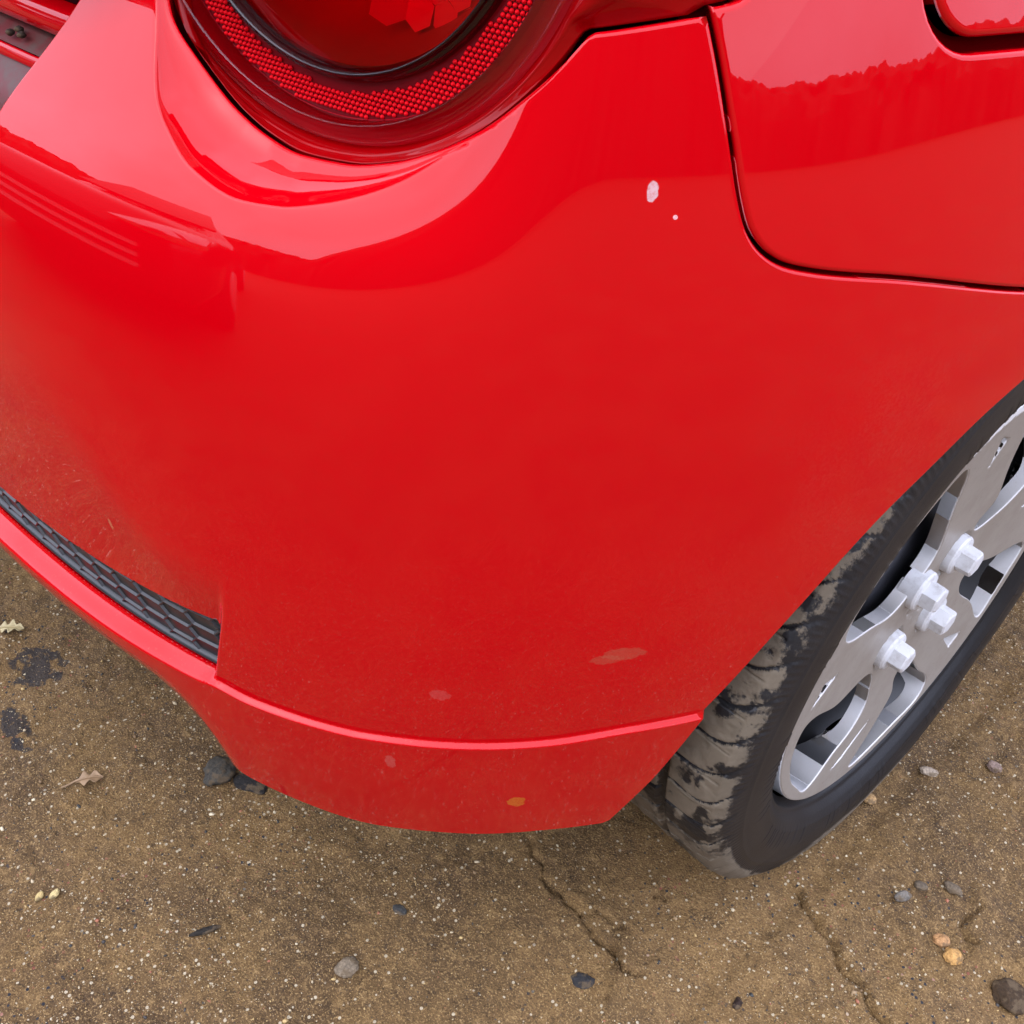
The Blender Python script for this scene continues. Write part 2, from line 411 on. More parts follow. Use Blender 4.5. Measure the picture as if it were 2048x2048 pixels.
def mat_grille():
    t = NT('grille_plastic'); n = t.noise(60, 5, .6)
    dust = t.ramp(n, .45, .75)
    t.bsdf(t.mix(dust, (.016, .017, .018), (.045, .045, .042)), t.math('ADD', .32, t.math('MULTIPLY', dust, .3)), Specular_IOR_Level=.5)
    return t.m
def mat_tyre():
    t = NT('muddy_rubber'); x, y, z = t.sep()
    yy = t.math('ADD', t.math('POWER', y, 2), t.math('POWER', t.math('SUBTRACT', z, ZW), 2)); r = t.math('SQRT', yy)
    n2 = t.noise(160, 4, .65)
    at = t.n('ShaderNodeAttribute'); at.attribute_name = 'mud'
    m = t.ramp(t.math('ADD', at.outputs['Fac'], t.math('ADD', t.math('MULTIPLY', t.math('SUBTRACT', n2, .5), 1.3), t.math('MULTIPLY', t.math('SUBTRACT', t.noise(480, 3, .7), .5), .9))), .26, .72)
    smear = t.math('MULTIPLY', t.ramp(t.noise(55, 5, .7), .60, .76), .10)
    m = t.math('MAXIMUM', m, t.math('MULTIPLY', smear, t.ramp(r, .215, .245)))
    mud = t.mix(t.noise(90, 4), (.092, .074, .050), (.185, .150, .106))
    rub = t.mix(t.noise(30, 4), (.009, .009, .010), (.022, .021, .021))
    h = t.math('ADD', t.math('MULTIPLY', m, .6), t.math('MULTIPLY', t.noise(600, 3), .4))
    t.bsdf(t.mix(m, rub, mud), t.math('ADD', .42, t.math('MULTIPLY', m, .45)), t.bump(h, .0006, .7), Specular_IOR_Level=.22)
    return t.m
def mat_silver():
    t = NT('silver_hubcap_paint'); n = t.noise(22, 5, .6); n2 = t.noise(300, 3, .6); x = t.sep()[0]
    dirt = t.math('MULTIPLY', t.ramp(n, .35, .75), .55)
    dirt = t.math('ADD', dirt, t.math('MULTIPLY', t.ramp(n2, .58, .72), .25))
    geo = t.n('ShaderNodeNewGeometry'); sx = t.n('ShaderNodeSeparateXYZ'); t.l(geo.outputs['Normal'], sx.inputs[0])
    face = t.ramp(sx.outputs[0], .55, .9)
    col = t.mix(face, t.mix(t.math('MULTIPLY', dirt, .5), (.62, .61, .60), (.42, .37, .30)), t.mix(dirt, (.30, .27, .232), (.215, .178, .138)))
    rust = t.math('MULTIPLY', t.ramp(t.noise(38, 3), .55, .70), t.ramp(x, .066, .060))     # tea-coloured run-off on the cut edges
    col = t.mix(t.math('MULTIPLY', rust, .6), col, (.46, .33, .15))
    sp = t.sep(); rr_ = t.math('SQRT', t.math('ADD', t.math('POWER', sp[1], 2), t.math('POWER', t.math('SUBTRACT', sp[2], ZW), 2)))
    kerb = t.math('MULTIPLY', t.ramp(t.math('ADD', rr_, t.math('MULTIPLY', t.math('SUBTRACT', t.noise(260, 4, .7), .5), .012)), .1765, .1795), t.ramp(sp[2], ZW + .06, ZW + .13))
    kerb = t.math('MULTIPLY', kerb, t.ramp(t.noise(70, 3), .34, .46))                      # rim edge scuffed to bare white plastic
    col = t.mix(kerb, col, (.80, .80, .80))
    t.bsdf(col, t.math('ADD', .38, t.math('MULTIPLY', dirt, .3)), Metallic=.15, Specular_IOR_Level=.4)
    return t.m
def mat_nut():
    t = NT('pale_grey_nut_plastic'); n = t.noise(120, 5, .65)
    t.bsdf(t.mix(t.ramp(n, .45, .80), (.60, .60, .60), (.40, .38, .36)), .45)
    return t.m
def mat_soil(name='soil', fine=True):
    t = NT(name)
    n0 = t.noise(2.6, 5, .6); n1 = t.noise(13, 6, .65); n2 = t.noise(110, 5, .7); n3 = t.noise(640, 3, .7)
    a = t.mix(t.ramp(n1, .34, .68), (0.0829, 0.0437, 0.0133), (0.1559, 0.0884, 0.0296))
    a = t.mix(t.math('MULTIPLY', t.ramp(n0, .45, .62), .55), a, (0.2200, 0.1238, 0.0415))
    a = t.mix(t.math('MULTIPLY', t.ramp(n2, .50, .70), .65), a, (0.2891, 0.1745, 0.0651))
    a = t.mix(t.math('MULTIPLY', t.ramp(n2, .46, .30), .7), a, (0.0326, 0.0176, 0.0059))
    a = t.mix(t.math('MULTIPLY', t.ramp(n3, .54, .66), .75), a, (0.4273, 0.2772, 0.1134))
    a = t.mix(t.math('MULTIPLY', t.ramp(n3, .45, .33), .75), a, (0.0226, 0.0129, 0.0049))
    # crushed black and brick-red specks
    vcol = t.voro(260, out='Color'); vs_ = t.n('ShaderNodeSeparateColor'); t.l(vcol, vs_.inputs[0])
    vd = t.voro(260); near = t.ramp(vd, .36, .28)
    patch = t.ramp(t.noise(5, 3), .42, .62)
    a = t.mix(t.math('MULTIPLY', t.math('MULTIPLY', near, t.ramp(vs_.outputs[0], .90, .91)), .9), a, (.50, .42, .28))
    a = t.mix(t.math('MULTIPLY', t.math('MULTIPLY', near, t.ramp(vs_.outputs[1], .91, .92)), t.math('ADD', .25, patch)), a, (.02, .022, .026))
    a = t.mix(t.math('MULTIPLY', t.math('MULTIPLY', near, t.ramp(vs_.outputs[2], .965, .97)), t.math('MULTIPLY', patch, .8)), a, (.26, .07, .05))
    # old tar stains
    for c, r, st in (((-.530, -.483, .0), .025, (1, 1.2, 0)), ((-.478, -.529, .0), .019, (1, 1.6, 0)), ((-.452, -.536, 0), .010, (1, 1.4, 0))):
        a = t.mix(t.math('MULTIPLY', t.math('MULTIPLY', t.blob(c, r, 75, 1.5, st), t.ramp(t.noise(150, 4, .7), .28, .46)), .85), a, (.016, .016, .018))
    h = t.math('ADD', t.math('MULTIPLY', n2, .6), t.math('MULTIPLY', n3, .4))
    t.bsdf(a, t.ramp(n1, .3, .7, .62, .9), t.bump(h, .005, 1.), Specular_IOR_Level=.35)
    return t.m
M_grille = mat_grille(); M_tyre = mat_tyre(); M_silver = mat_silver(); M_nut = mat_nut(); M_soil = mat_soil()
M_rust = simple('steel_drum', (.045, .045, .052), .55, .5, 30, Metallic=.4)
M_steel = simple('black_steel', (.016, .016, .017), .5, .3)

# ================================================================== the car
car = empty('red_car', (-.72, .9, 0))
tag(car, 'glossy red hatchback parked on bare soil, its rear corner with round tail lamp nearest', 'car')

bottom = smooth_poly([(-1.25,.004),(-.5,.003),(-.36,-.002),(-.24,-.012),(-.185,-.028),(-.15,-.047),(-.125,-.056),(-.1046,-.0603),(-.0583,-.0633),(-.0153,-.0658),(.0295,-.0612),(.0727,-.0582),(.1154,-.0538),(.1563,-.053)], .004)
archc = np.array([(.1563,-.053),(.1756,.004),(.1926,.0723),(.2259,.1466),(.258,.2007),(.2917,.2362),(.3133,.2554),(.336,.2701),(.375,.291),(.415,.305)])
archl = np.vstack([line_poly(archc[:3], .004)[:-1], smooth_poly(archc[2:], .004)])
gapc = smooth_poly([(.1217,.4448),(.1231,.4415),(.1283,.4278),(.1366,.4026),(.1444,.3788),(.1492,.3685),(.157,.3597),(.1677,.3538),(.1817,.3504),(.2217,.3439),(.3086,.3244),(.36,.3145),(.415,.307)], .003)
GB = offset(gapc, -.0008); GQ = offset(gapc, .0008)
tail = smooth_poly([(-.168,.56),(-.170,.47),(-.174,.425),(-.1808,.4032),(-.2052,.3582)], .003)
tailb = smooth_poly([(-.2052,.3582),(-.2130,.345),(-.226,.337),(-.26,.331),(-.5,.328),(-1.25,.328)], .004)
lel = LE[LE[:, 1] < .552] if False else LE
i0 = int(np.argmin(np.abs(LE[:, 1] - .56) + (LE[:, 0] > -.1) * 9))
Lrev = LE[i0:][::-1]
bl = np.vstack([bottom, archl[1:-1], GB[::-1][:-1], Lrev, tail, tailb[1:]])
def dedupe(l, tol=8e-4):
    out = [l[0]]
    for p in l[1:]:
        if np.linalg.norm(p - out[-1]) > tol: out.append(p)
    if np.linalg.norm(out[0] - out[-1]) < tol: out.pop()
    return np.array(out)
bl = dedupe(bl)
zcf = lambda s: pchip(crease[:, 0], crease[:, 1], s)
gs = np.linspace(-.62, -.106, 130)
gbot = np.stack([gs, zcf(gs) + .0016], 1)
gt = smooth_poly([(-.62,.0835),(-.45,.0850),(-.30,.0885),(-.20,.0945),(-.135,.1005),(-.0935,.1055)], .004)
gend = line_poly([(-.1045,.0560),(-.1010,.0600),(-.0925,.1000),(-.0935,.1055)], .003)
grl = dedupe(np.vstack([gbot, gend[1:-1], gt[::-1]]))
rows = []
ss = np.arange(-.42, .22, .0035)
wzf = lambda s: pchip([-1.3,-.25,-.115,-.095,.2], [.0095,.0095,.0055,.0026,.0026], s)
ss = np.arange(-.42, .22, .0025)
for dz in np.linspace(-1.25, .35, 25):
    rows.append(np.stack([ss, zcf(ss) + dz * wzf(ss)], 1))
zz = np.arange(.045, .165, .0035); sfz = np.interp(zz, [.04,.0548,.117,.1478,.2], [-.1030,-.1001,-.0829,-.0766,-.066])
for d in np.linspace(-.012, .002, 13): rows.append(np.stack([sfz + d, zz], 1))
dv = dish[(dish[:, 1] < .5)]
for d in (-.003, -.0015, 0, .0012, .0025, .004, .006, .008): rows.append(offset(dv, d))
bumper = panel('bumper', [bl, grl], M_paint, car, h=.005, r=.0018, r2=.0006, flange=lambda p: .0016 if (p[0] < -.080 and .045 < p[1] < .112) else .014, rows=rows)

# quarter panel (with the hole of the fuel flap)
s_f = lambda ang: (float(s_at_y(np.array([.33 * math.cos(ang)]))[0]), .33 * math.sin(ang))
arch2 = [s_f(a) for a in np.radians(np.linspace(112, 8, 60))]
arch2 = [p for p in arch2 if p[0] > .418]
ql = np.vstack([GQ[:-1], np.array(arch2), [(arch2[-1][0], -.05)], line_poly([(arch2[-1][0] + .02, -.05), (1.15, -.05)], .05), line_poly([(1.15, .0), (1.15, .62)], .05), line_poly([(1.1, .62), (.14, .62)], .02),
                smooth_poly([(.135,.60),(.145,.55),(.152,.50),(.150,.47),(.1400,.453),(.1343,.447),(.1250,.4446)], .003)])
ql = dedupe(ql)
def rrect(s0, s1, z0, z1, r, n=10):
    out = []
    for cx, cz, a0 in ((s1 - r, z0 + r, -90), (s1 - r, z1 - r, 0), (s0 + r, z1 - r, 90), (s0 + r, z0 + r, 180)):
        for k in range(n + 1):
            a = math.radians(a0 + 90 * k / n); out.append((cx + r * math.cos(a), cz + r * math.sin(a)))
    return dedupe(line_poly(out + out[:1], .0035))
hole = rrect(.2105, .385, .4290, .590, .030)
flap = rrect(.2160, .3795, .4345, .5845, .0255)
quarter = panel('quarter_panel', [ql, hole[::-1]], M_paint, car, h=.006, r=.0026, flange=.014)
fuel_flap = panel('fuel_flap', [flap], M_paint, car, h=.006, r=.003, flange=.010)

def seal(name, line, w_, d):
    L = np.asarray(line); a = offset(L, -w_); b = offset(L, w_); q = np.stack([a, L, b], 1).reshape(-1, 2)
    P = S(q) - nrm(S, q) * d; P[:, 2] += ZW
    return mesh_obj(name, P, grid_faces(len(L), 3), M_shell, car)
seal('gap_seal', gapc, .009, .0085)
seal('gap_seal', np.vstack([rrect(.2133, .3822, .4318, .5872, .0278), rrect(.2133, .3822, .4318, .5872, .0278)[:1]]), .012, .0090)
# inner shell behind the gaps, and the floor of the car
def Sin(d):
    return lambda q: S(q) - nrm(S, q) * d
def sheet(name, s0, s1, z0, z1, d, mat, parent, ns=80, nz=40):
    q = np.stack(np.meshgrid(np.linspace(s0, s1, ns), np.linspace(z0, z1, nz), indexing='ij'), -1).reshape(-1, 2)
    P = Sin(d)(q) if not callable(d) else S(q) - nrm(S, q) * d(q)[:, None]
    P[:, 2] += ZW
    return mesh_obj(name, P, grid_faces(ns, nz), mat, parent)
sheet('inner_body', -1.25, .17, .075, .62, .045, M_shell, car, 90, 60)
sheet('inner_side', .16, 1.15, .34, .62, .024, M_shell, car, 60, 30)
bm = bmesh.new()
for (x0, x1, y0, y1, z0, z1) in ((-1.5, -.12, -.42, 2.4, .215, .25), (-1.2, -.16, -.40, -.36, .25, .50)):
    m = bmesh.ops.create_cube(bm, size=1)['verts']
    for v in m: v.co = Vector((x0 + (v.co.x + .5) * (x1 - x0), y0 + (v.co.y + .5) * (y1 - y0), z0 + (v.co.z + .5) * (z1 - z0)))
bm_obj('floor_pan', bm, M_dark, car, False)
# wheel-arch liner: a half drum round the wheel
tt = np.linspace(math.radians(-6), math.radians(186), 70); V = []
for a in tt:                                    # from the inner wall out to just behind the body edge
    xe = float(np.interp(math.degrees(a), [-6, 40, 60, 112, 129, 147, 168, 180, 186], [.10, .11, .105, .098, .085, .065, .030, .010, .0]))
    for x in np.linspace(-.16, xe, 8): V.append((x, .338 * math.cos(a), .338 * math.sin(a) + ZW))
mesh_obj('arch_liner', V, grid_faces(len(tt), 8), M_dark, car)
V = [(-.16, .36 * math.cos(a), .36 * math.sin(a) + ZW) for a in np.linspace(0, 2 * math.pi, 48, endpoint=False)]
mesh_obj('inner_arch_wall', V, [tuple(range(48))], M_dark, car, False)

# tailgate and the step of the bumper below it (seen beside the bumper's upright flank)
def mat_dusty():
    t = NT('dusty_red_paint'); n = t.noise(90, 5, .65)
    t.bsdf(t.mix(t.ramp(n, .35, .7), (.11, .004, .006), (.075, .034, .026)), .6); return t.m
M_dusty = mat_dusty(); M_trim = simple('dark_red_trim', (.012, .002, .003), .18)
tgm = paint(False)
def sweep(name, prof_, mat, s0=-1.25, s1=-.160, n=110):
    ss_ = np.linspace(s0, s1, n); q = np.stack([ss_, 0 * ss_ + .38], 1); B0 = S(q) - nrm(S, q) * .030
    nh = nrm(S, q); nh[:, 2] = 0; nh /= np.linalg.norm(nh, axis=1)[:, None]
    V = [(B0[i] + nh[i] * d) * [1, 1, 0] + [0, 0, z + ZW] for i in range(n) for d, z in prof_]
    return mesh_obj(name, V, grid_faces(n, len(prof_)), mat, car)
sweep('tailgate', [(-.012,.3925),(-.003,.3922),(-.001,.3905),(0,.385),(-.001,.3802),(-.004,.3790),(-.02,.3788)], tgm)
sweep('tailgate_trim', [(-.030,.445),(-.030,.41),(-.024,.400),(-.012,.3928)], M_trim)
sweep('tailgate_skin', [(-.030,.440),(.000,.436),(.030,.440),(.044,.455),(.046,.50),(.030,.62)], tgm)
sweep('bumper_step', [(-.022,.3785),(-.004,.3760),(.006,.3705)], M_dusty)
sweep('bumper_rib', [(.0060,.3700),(.0072,.3695),(.0080,.3680),(.0084,.3650),(.0078,.3642)], tgm)
sweep('bumper_ledge', [(.0070,.3640),(.016,.3560),(.022,.345),(.022,.318)], M_dusty)

# ---- the car above the waist: roof, pillars, glass (seen mirrored in the bumper)
def ring_at(H, x0, x1, y0, y1, n=72, e=5.):
    out = []
    for k in range(n):
        a = 2 * math.pi * k / n; c_, s_ = math.cos(a), math.sin(a)
        out.append(((x0 + x1) / 2 + (x1 - x0) / 2 * math.copysign(abs(c_) ** (2 / e), c_), (y0 + y1) / 2 + (y1 - y0) / 2 * math.copysign(abs(s_) ** (2 / e), s_), H))
    return out
LV = [(.86, -1.53, .085, -.385, 3.05), (.93, -1.52, .07, -.39, 3.0), (.99, -1.49, .05, -.375, 2.6), (1.15, -1.42, -.02, -.31, 2.2), (1.32, -1.34, -.10, -.215, 1.75), (1.42, -1.27, -.17, -.20, 1.45), (1.46, -1.18, -.26, -.14, 1.3), (1.475, -1.0, -.44, .1, 1.1)]
V = [p for L_ in LV for p in ring_at(*L_)]; Fc = []
for i in range(len(LV) - 1):
    for k in range(72): Fc.append((i * 72 + k, i * 72 + (k + 1) % 72, (i + 1) * 72 + (k + 1) % 72, (i + 1) * 72 + k))
Fc.append(tuple(range((len(LV) - 1) * 72, len(LV) * 72)))
cabin = mesh_obj('cabin', V, Fc, tgm, car)
M_glass = simple('dark_window_glass', (.006, .007, .008), .04, .1, Coat_Weight=.5)
def pane(name, quad):
    V = [Vector(p) for p in quad]; c_ = sum(V, Vector()) / 4; n_ = (V[1] - V[0]).cross(V[3] - V[0]).normalized()
    if n_.dot(c_ - Vector((-.72, .9, 1.1))) < 0: n_ = -n_
    P = [v + n_ * .006 for v in V] + [v - n_ * .03 for v in V]
    return mesh_obj(name, P, [(0, 1, 2, 3), (0, 4, 5, 1), (1, 5, 6, 2), (2, 6, 7, 3), (3, 7, 4, 0)], M_glass, car, False)
pane('rear_window', [(-1.30, -.378, 1.0), (-.14, -.378, 1.0), (-.25, -.232, 1.31), (-1.19, -.232, 1.31)])
pane('side_window', [(.045, .20, 1.0), (.045, 1.3, 1.0), (-.085, 1.2, 1.30), (-.085, .30, 1.30)])
bm = bmesh.new(); m = bmesh.ops.create_cube(bm, size=1)['verts']
for v in m: v.co = Vector((-.72 + v.co.x * (.98 if v.co.y > 0 else .90), -.255 + v.co.y * .15, 1.405 + v.co.z * .03 + (v.co.y + .5) * .02))
bmesh.ops.bevel(bm, geom=bm.edges[:], offset=.008, segments=3, affect='EDGES')
bm_obj('roof_spoiler', bm, tgm, car)

# ---- grille insert: hexagon ribs on a black panel
gq = grl.copy(); gl0 = np.array([gq.mean(0) + (p - gq.mean(0)) for p in gq])
Fg = lambda d: (lambda q: F(q) - nrm(S, q) * d)
def smoothF(q):       # the recessed face without the local crease step
    s, z = q[:, 0], q[:, 1]
    amt = pchip([-1.3,-.5,-.3,-.16,-.10,.0], [.0060,.0060,.0062,.0064,.0062,.0062], s)
    rec = amt * (1 - sst(.075, pchip([-1.3,-.35,-.2,-.11,.3], [.32,.32,.27,.165,.165], s), z))
    return S(q) - nrm(S, q) * rec[:, None]
gp = np.stack(np.meshgrid(np.linspace(-.64, -.086, 150), np.linspace(.045, .115, 24), indexing='ij'), -1).reshape(-1, 2)
P = smoothF(gp) - nrm(S, gp) * .0042; P[:, 2] += ZW
grille = mesh_obj('grille', P, grid_faces(150, 24), M_grille, car)
def hex_edges(s0, s1, z0, z1, a, b):
    """edges of a stretched honeycomb; a = half length of the flat side, b = half height"""
    E = set(); key = lambda x, y: (round(x, 5), round(y, 5)); sl = .35 * a
    dx = 2 * a + 2 * sl; i = 0; x = s0
    P = lambda cx, cz: [(cx - a, cz + b), (cx + a, cz + b), (cx + a + 2 * sl, cz), (cx + a, cz - b), (cx - a, cz - b), (cx - a - 2 * sl, cz)]
    col = 0
    while x < s1:
        z = z0 + (b if col % 2 else 0)
        while z < z1 + 2 * b:
            v = P(x, z)
            for k in range(6):
                p, q = key(*v[k]), key(*v[(k + 1) % 6]); E.add((min(p, q), max(p, q)))
            z += 2 * b
        x += 2 * a + 2 * sl; col += 1
    return E
def build_honeycomb():
    V = []; Fc = []
    for p, q in hex_edges(-.63, -.088, .050, .114, .0080, .0066):
        p = np.array(p); q = np.array(q); m = (p + q) / 2
        t0 = float(np.interp(m[0], [-.62, -.30, -.135, -.0935], [.0840, .0893, .1012, .1060]))
        if not (float(zcf(np.array([m[0]]))[0]) - .001 < m[1] < t0 + .003) or m[0] > -.092: continue
        d = (q - p) / np.linalg.norm(q - p); nn = np.array([-d[1], d[0]])
        row = np.array([p - nn * .0012, p - nn * .0004, p + nn * .0004, p + nn * .0012, q - nn * .0012, q - nn * .0004, q + nn * .0004, q + nn * .0012])
        dep = np.array([.0044, .0026, .0026, .0044] * 2)
        X = smoothF(row) - nrm(S, row) * dep[:, None]; X[:, 2] += ZW; b0 = len(V); V += X.tolist()
        Fc += [(b0 + i, b0 + i + 1, b0 + 5 + i, b0 + 4 + i) for i in range(3)]
    return mesh_obj('honeycomb_mesh', V, Fc, M_grille, grille, False)
build_honeycomb()
# the smooth black border of the insert, lying on the ledge
gb2 = np.linspace(-.62, -.100, 140); zb = zcf(gb2)
V = []
for dz, dp in ((-.0005, .0030), (.0010, .0012), (.0028, .0008), (.0042, .0022), (.0046, .0042)):
    q_ = np.stack([gb2, zb + dz + .0014], 1); X_ = smoothF(q_) - nrm(S, q_) * dp; X_[:, 2] += ZW; V.append(X_)
mesh_obj('border', np.stack(V, 1).reshape(-1, 3), grid_faces(140, 5), M_black, grille)

# ---- tail lamp
LC = np.array([-.1258, -.3952, .4836]); LAZ, LEL = math.radians(-75.1), math.radians(5.5)
Ln = np.array([math.cos(LEL) * math.cos(LAZ), math.cos(LEL) * math.sin(LAZ), math.sin(LEL)])
Lh = np.array([-math.sin(LAZ), math.cos(LAZ), 0]); Lu = np.cross(Ln, Lh)
def lampP(r, ang, d): return LC + r * (np.cos(ang) * Lh + np.sin(ang) * Lu) + d * Ln + np.array([0, 0, ZW])
def revolve(name, prof, mat, parent, n=160, smooth=True, a0=0, a1=2 * math.pi):
    A = np.linspace(a0, a1, n, endpoint=False); V = [lampP(r, a, d) for a in A for r, d in prof]
    return mesh_obj(name, V, grid_faces(n, len(prof), True), mat, parent, smooth)
def mat_lens_dark():
    t = NT('dark_red_lens'); n = t.noise(35, 3)
    t.bsdf(t.mix(n, (.20, .0003, .0012), (.30, .0005, .0018)), .15, Coat_Weight=.35, Coat_Roughness=.01, Specular_IOR_Level=0.); return t.m
def mat_tint(name, col, ior=1.5, rough=.01):
    t = NT(name); fr = t.n('ShaderNodeFresnel'); fr.inputs['IOR'].default_value = ior - .12
    tr = t.n('ShaderNodeBsdfTransparent'); tr.inputs[0].default_value = (*col, 1); gl = t.n('ShaderNodeBsdfGlossy'); gl.inputs['Roughness'].default_value = rough
    mx_ = t.n('ShaderNodeMixShader'); t.l(fr.outputs[0], mx_.inputs[0]); t.l(tr.outputs[0], mx_.inputs[1]); t.l(gl.outputs[0], mx_.inputs[2]); t.l(mx_.outputs[0], t.o.inputs[0]); return t.m
M_lens = mat_lens_dark(); M_clear = mat_tint('clear_ring_glass', (.92, .55, .58), 1.6, .02); M_smoke = mat_tint('smoky_ring_glass', (.50, .26, .30), 1.62, .02); M_tint = mat_tint('clear_red_lens', (.95, .012, .06)); 
M_ring = simple('clear_ring_plastic', (.36, .001, .009), .3, .1, Coat_Weight=.3, Coat_Roughness=.05, Coat_IOR=1.38, Specular_IOR_Level=.1)
M_grey = simple('smoky_ring_plastic', (.035, .022, .026), .08, .1, Coat_Weight=1., Coat_Roughness=.02, Coat_IOR=1.5, Specular_IOR_Level=.1)
M_bead = simple('red_reflector', (.60, .0002, .006), .5, .35, 400, Specular_IOR_Level=.12)
M_refl0 = simple('reflector_backing', (.13, .0003, .0030), .3, .1, Specular_IOR_Level=.15)
M_bowl = simple('lamp_bowl', (.42, .10, .12), .35, .2)
M_chrome = simple('chrome_reflector', (.95, .95, .95), .35, .03)
edge = np.vstack([LE[i0:-1], smooth_poly([(.1250,.4446),(.1343,.447),(.1400,.453),(.150,.47),(.152,.50),(.145,.55),(.135,.60)], .003), line_poly([(.13, .605), (0, .62), (-.10, .61), (-.14, .58)], .004)])
de = np.minimum(.50 * line_dist(edge, dish), .021) * (edge[:, 0] < .08)
E3 = S(edge) - nrm(S, edge) * (de + .0030)[:, None]
NE = nrm(S, edge)
rel = E3 - LC; ang = np.arctan2(rel @ Lu, rel @ Lh)
V = []; K = 15
for k in range(len(edge)):
    ringp = LC + .1150 * (math.cos(ang[k]) * Lh + math.sin(ang[k]) * Lu) - .0035 * Ln
    e = E3[k]; low = e - NE[k] * .012; gap_ = np.linalg.norm(ringp - e)
    inward = (ringp - e) / (gap_ + 1e-9)
    base = e + inward * min(.0025, gap_ * .2) - NE[k] * .002
    V.append(low + inward * .002 + [0, 0, ZW])
    for j in range(K):
        t = j / (K - 1); p = base * (1 - t) + ringp * t
        bul = min(.006, .16 * gap_) * math.sin(math.pi * t ** 1.5) + min(.0022, .05 * gap_) * (1 if t > .52 else 0) * (1 - t) * 2
        V.append(p + Ln * bul + [0, 0, ZW])
lamp = mesh_obj('tail_lamp', V, grid_faces(len(edge), K + 1, True), M_lens, car)
revolve('ring_base', [(.1152,-.0035),(.1102,-.0048),(.1048,-.0050)], M_ring, lamp, 160)
revolve('clear_ring', [(.1152,-.006),(.1149,-.002),(.1142,.0006),(.1136,.0012),(.1130,.0006),(.1122,.0010),(.1114,.0020),(.1106,.0016),(.1096,.0022),(.1084,.0034),(.1076,.0036),(.1068,.0040),(.1062,.0048),(.1057,.0044),(.1053,.0030),(.1050,-.006)], M_clear, lamp, 200)
revolve('reflector_backing', [(.1055,-.0055),(.0845,-.0062)], M_refl0, lamp)
revolve('inner_ring', [(.0908,-.0058),(.0903,-.0022),(.0896,-.0008),(.0888,-.0010),(.0882,.0002),(.0875,.0014),(.0868,.0016),(.0862,.0008),(.0858,-.006)], M_smoke, lamp, 200)
revolve('inner_lens', [(r, -.002 + .010 * (1 - (r / .0856) ** 2)) for r in np.linspace(.0856, .0005, 24)], M_tint, lamp)
revolve('lamp_bowl', [(r, -.006 - .050 * (1 - (r / .0856) ** 2) ** .8) for r in np.linspace(.0854, .0005, 18)], M_bowl, lamp, 90)
# reflex beads: small facetted domes in a hexagonal raster
V = []; Fc = []; sp = .00236
for i in range(-50, 51):
    for j in range(-50, 51):
        x = (i + .5 * (j % 2)) * sp; y = j * sp * .866; r = math.hypot(x, y)
        lo = .0935 + .0012 * math.sin(3 * math.atan2(y, x))
        if lo < r < .1042:
            b0 = len(V); rb = .00104
            for k in range(6): V.append(LC + [0, 0, ZW] + (x + rb * math.cos(k * math.pi / 3)) * Lh + (y + rb * math.sin(k * math.pi / 3)) * Lu - .0052 * Ln)
            for k in range(6): V.append(LC + [0, 0, ZW] + (x + .62 * rb * math.cos(k * math.pi / 3)) * Lh + (y + .62 * rb * math.sin(k * math.pi / 3)) * Lu - .0042 * Ln)
            V.append(LC + [0, 0, ZW] + x * Lh + y * Lu - .0039 * Ln)
            for k in range(6):
                k2 = (k + 1) % 6; Fc.append((b0 + k, b0 + k2, b0 + 6 + k2, b0 + 6 + k)); Fc.append((b0 + 6 + k, b0 + 6 + k2, b0 + 12))
tag(mesh_obj('reflector_bead', V, Fc, M_bead, lamp), kind='stuff')
# facetted bulb reflector, upper right of the bowl
V = []; Fc = []; rng = np.random.default_rng(3)
cx, cy = .038, -.050
for i in range(-6, 7):
    for j in range(-6, 7):
        x = (i + .5 * (j % 2)) * .0125; y = j * .0125 * .866; r = math.hypot(x, y)
        if r > .034 or rng.random() < .22: continue
        b0 = len(V); dep = -.021 + 9. * r * r; tx, ty = rng.normal(0, .22, 2); rb = .0071
        V.append(lampP(0, 0, 0) + (cx + x) * Lh + (cy + y) * Lu + dep * Ln)
        for k in range(6):
            dx, dy = rb * math.cos(k * math.pi / 3 + .52), rb * math.sin(k * math.pi / 3 + .52)
            V.append(lampP(0, 0, 0) + (cx + x + dx) * Lh + (cy + y + dy) * Lu + (dep + dx * (18 * x + tx) + dy * (18 * y + ty)) * Ln)
        for k in range(6): Fc.append((b0, b0 + 1 + k, b0 + 1 + (k + 1) % 6))
mesh_obj('bulb_reflector', V, Fc, M_chrome, lamp, False)

# ================================================================== the wheel
def rev_x(name, prof, mat, parent, n=96, smooth=True, fn=None):
    A = np.linspace(0, 2 * math.pi, n, endpoint=False); V = []
    for a in A:
        for x, r in prof: V.append((x, r * math.cos(a), r * math.sin(a) + ZW))
    return mesh_obj(name, V, grid_faces(n, len(prof), True), mat, parent, smooth)
wheel = rev_x('wheel', [(.072,.1875),(.066,.186),(.060,.180),(.030,.172),(.010,.168),(.004,.150),(.012,.120),(.012,.085),(.022,.070),(.022,.001)], M_steel, car)
rev_x('brake_drum', [(.012,.104),(.030,.103),(.036,.098),(.038,.085),(.036,.06),(.044,.055),(.046,.03),(.046,.001)], M_rust, wheel)

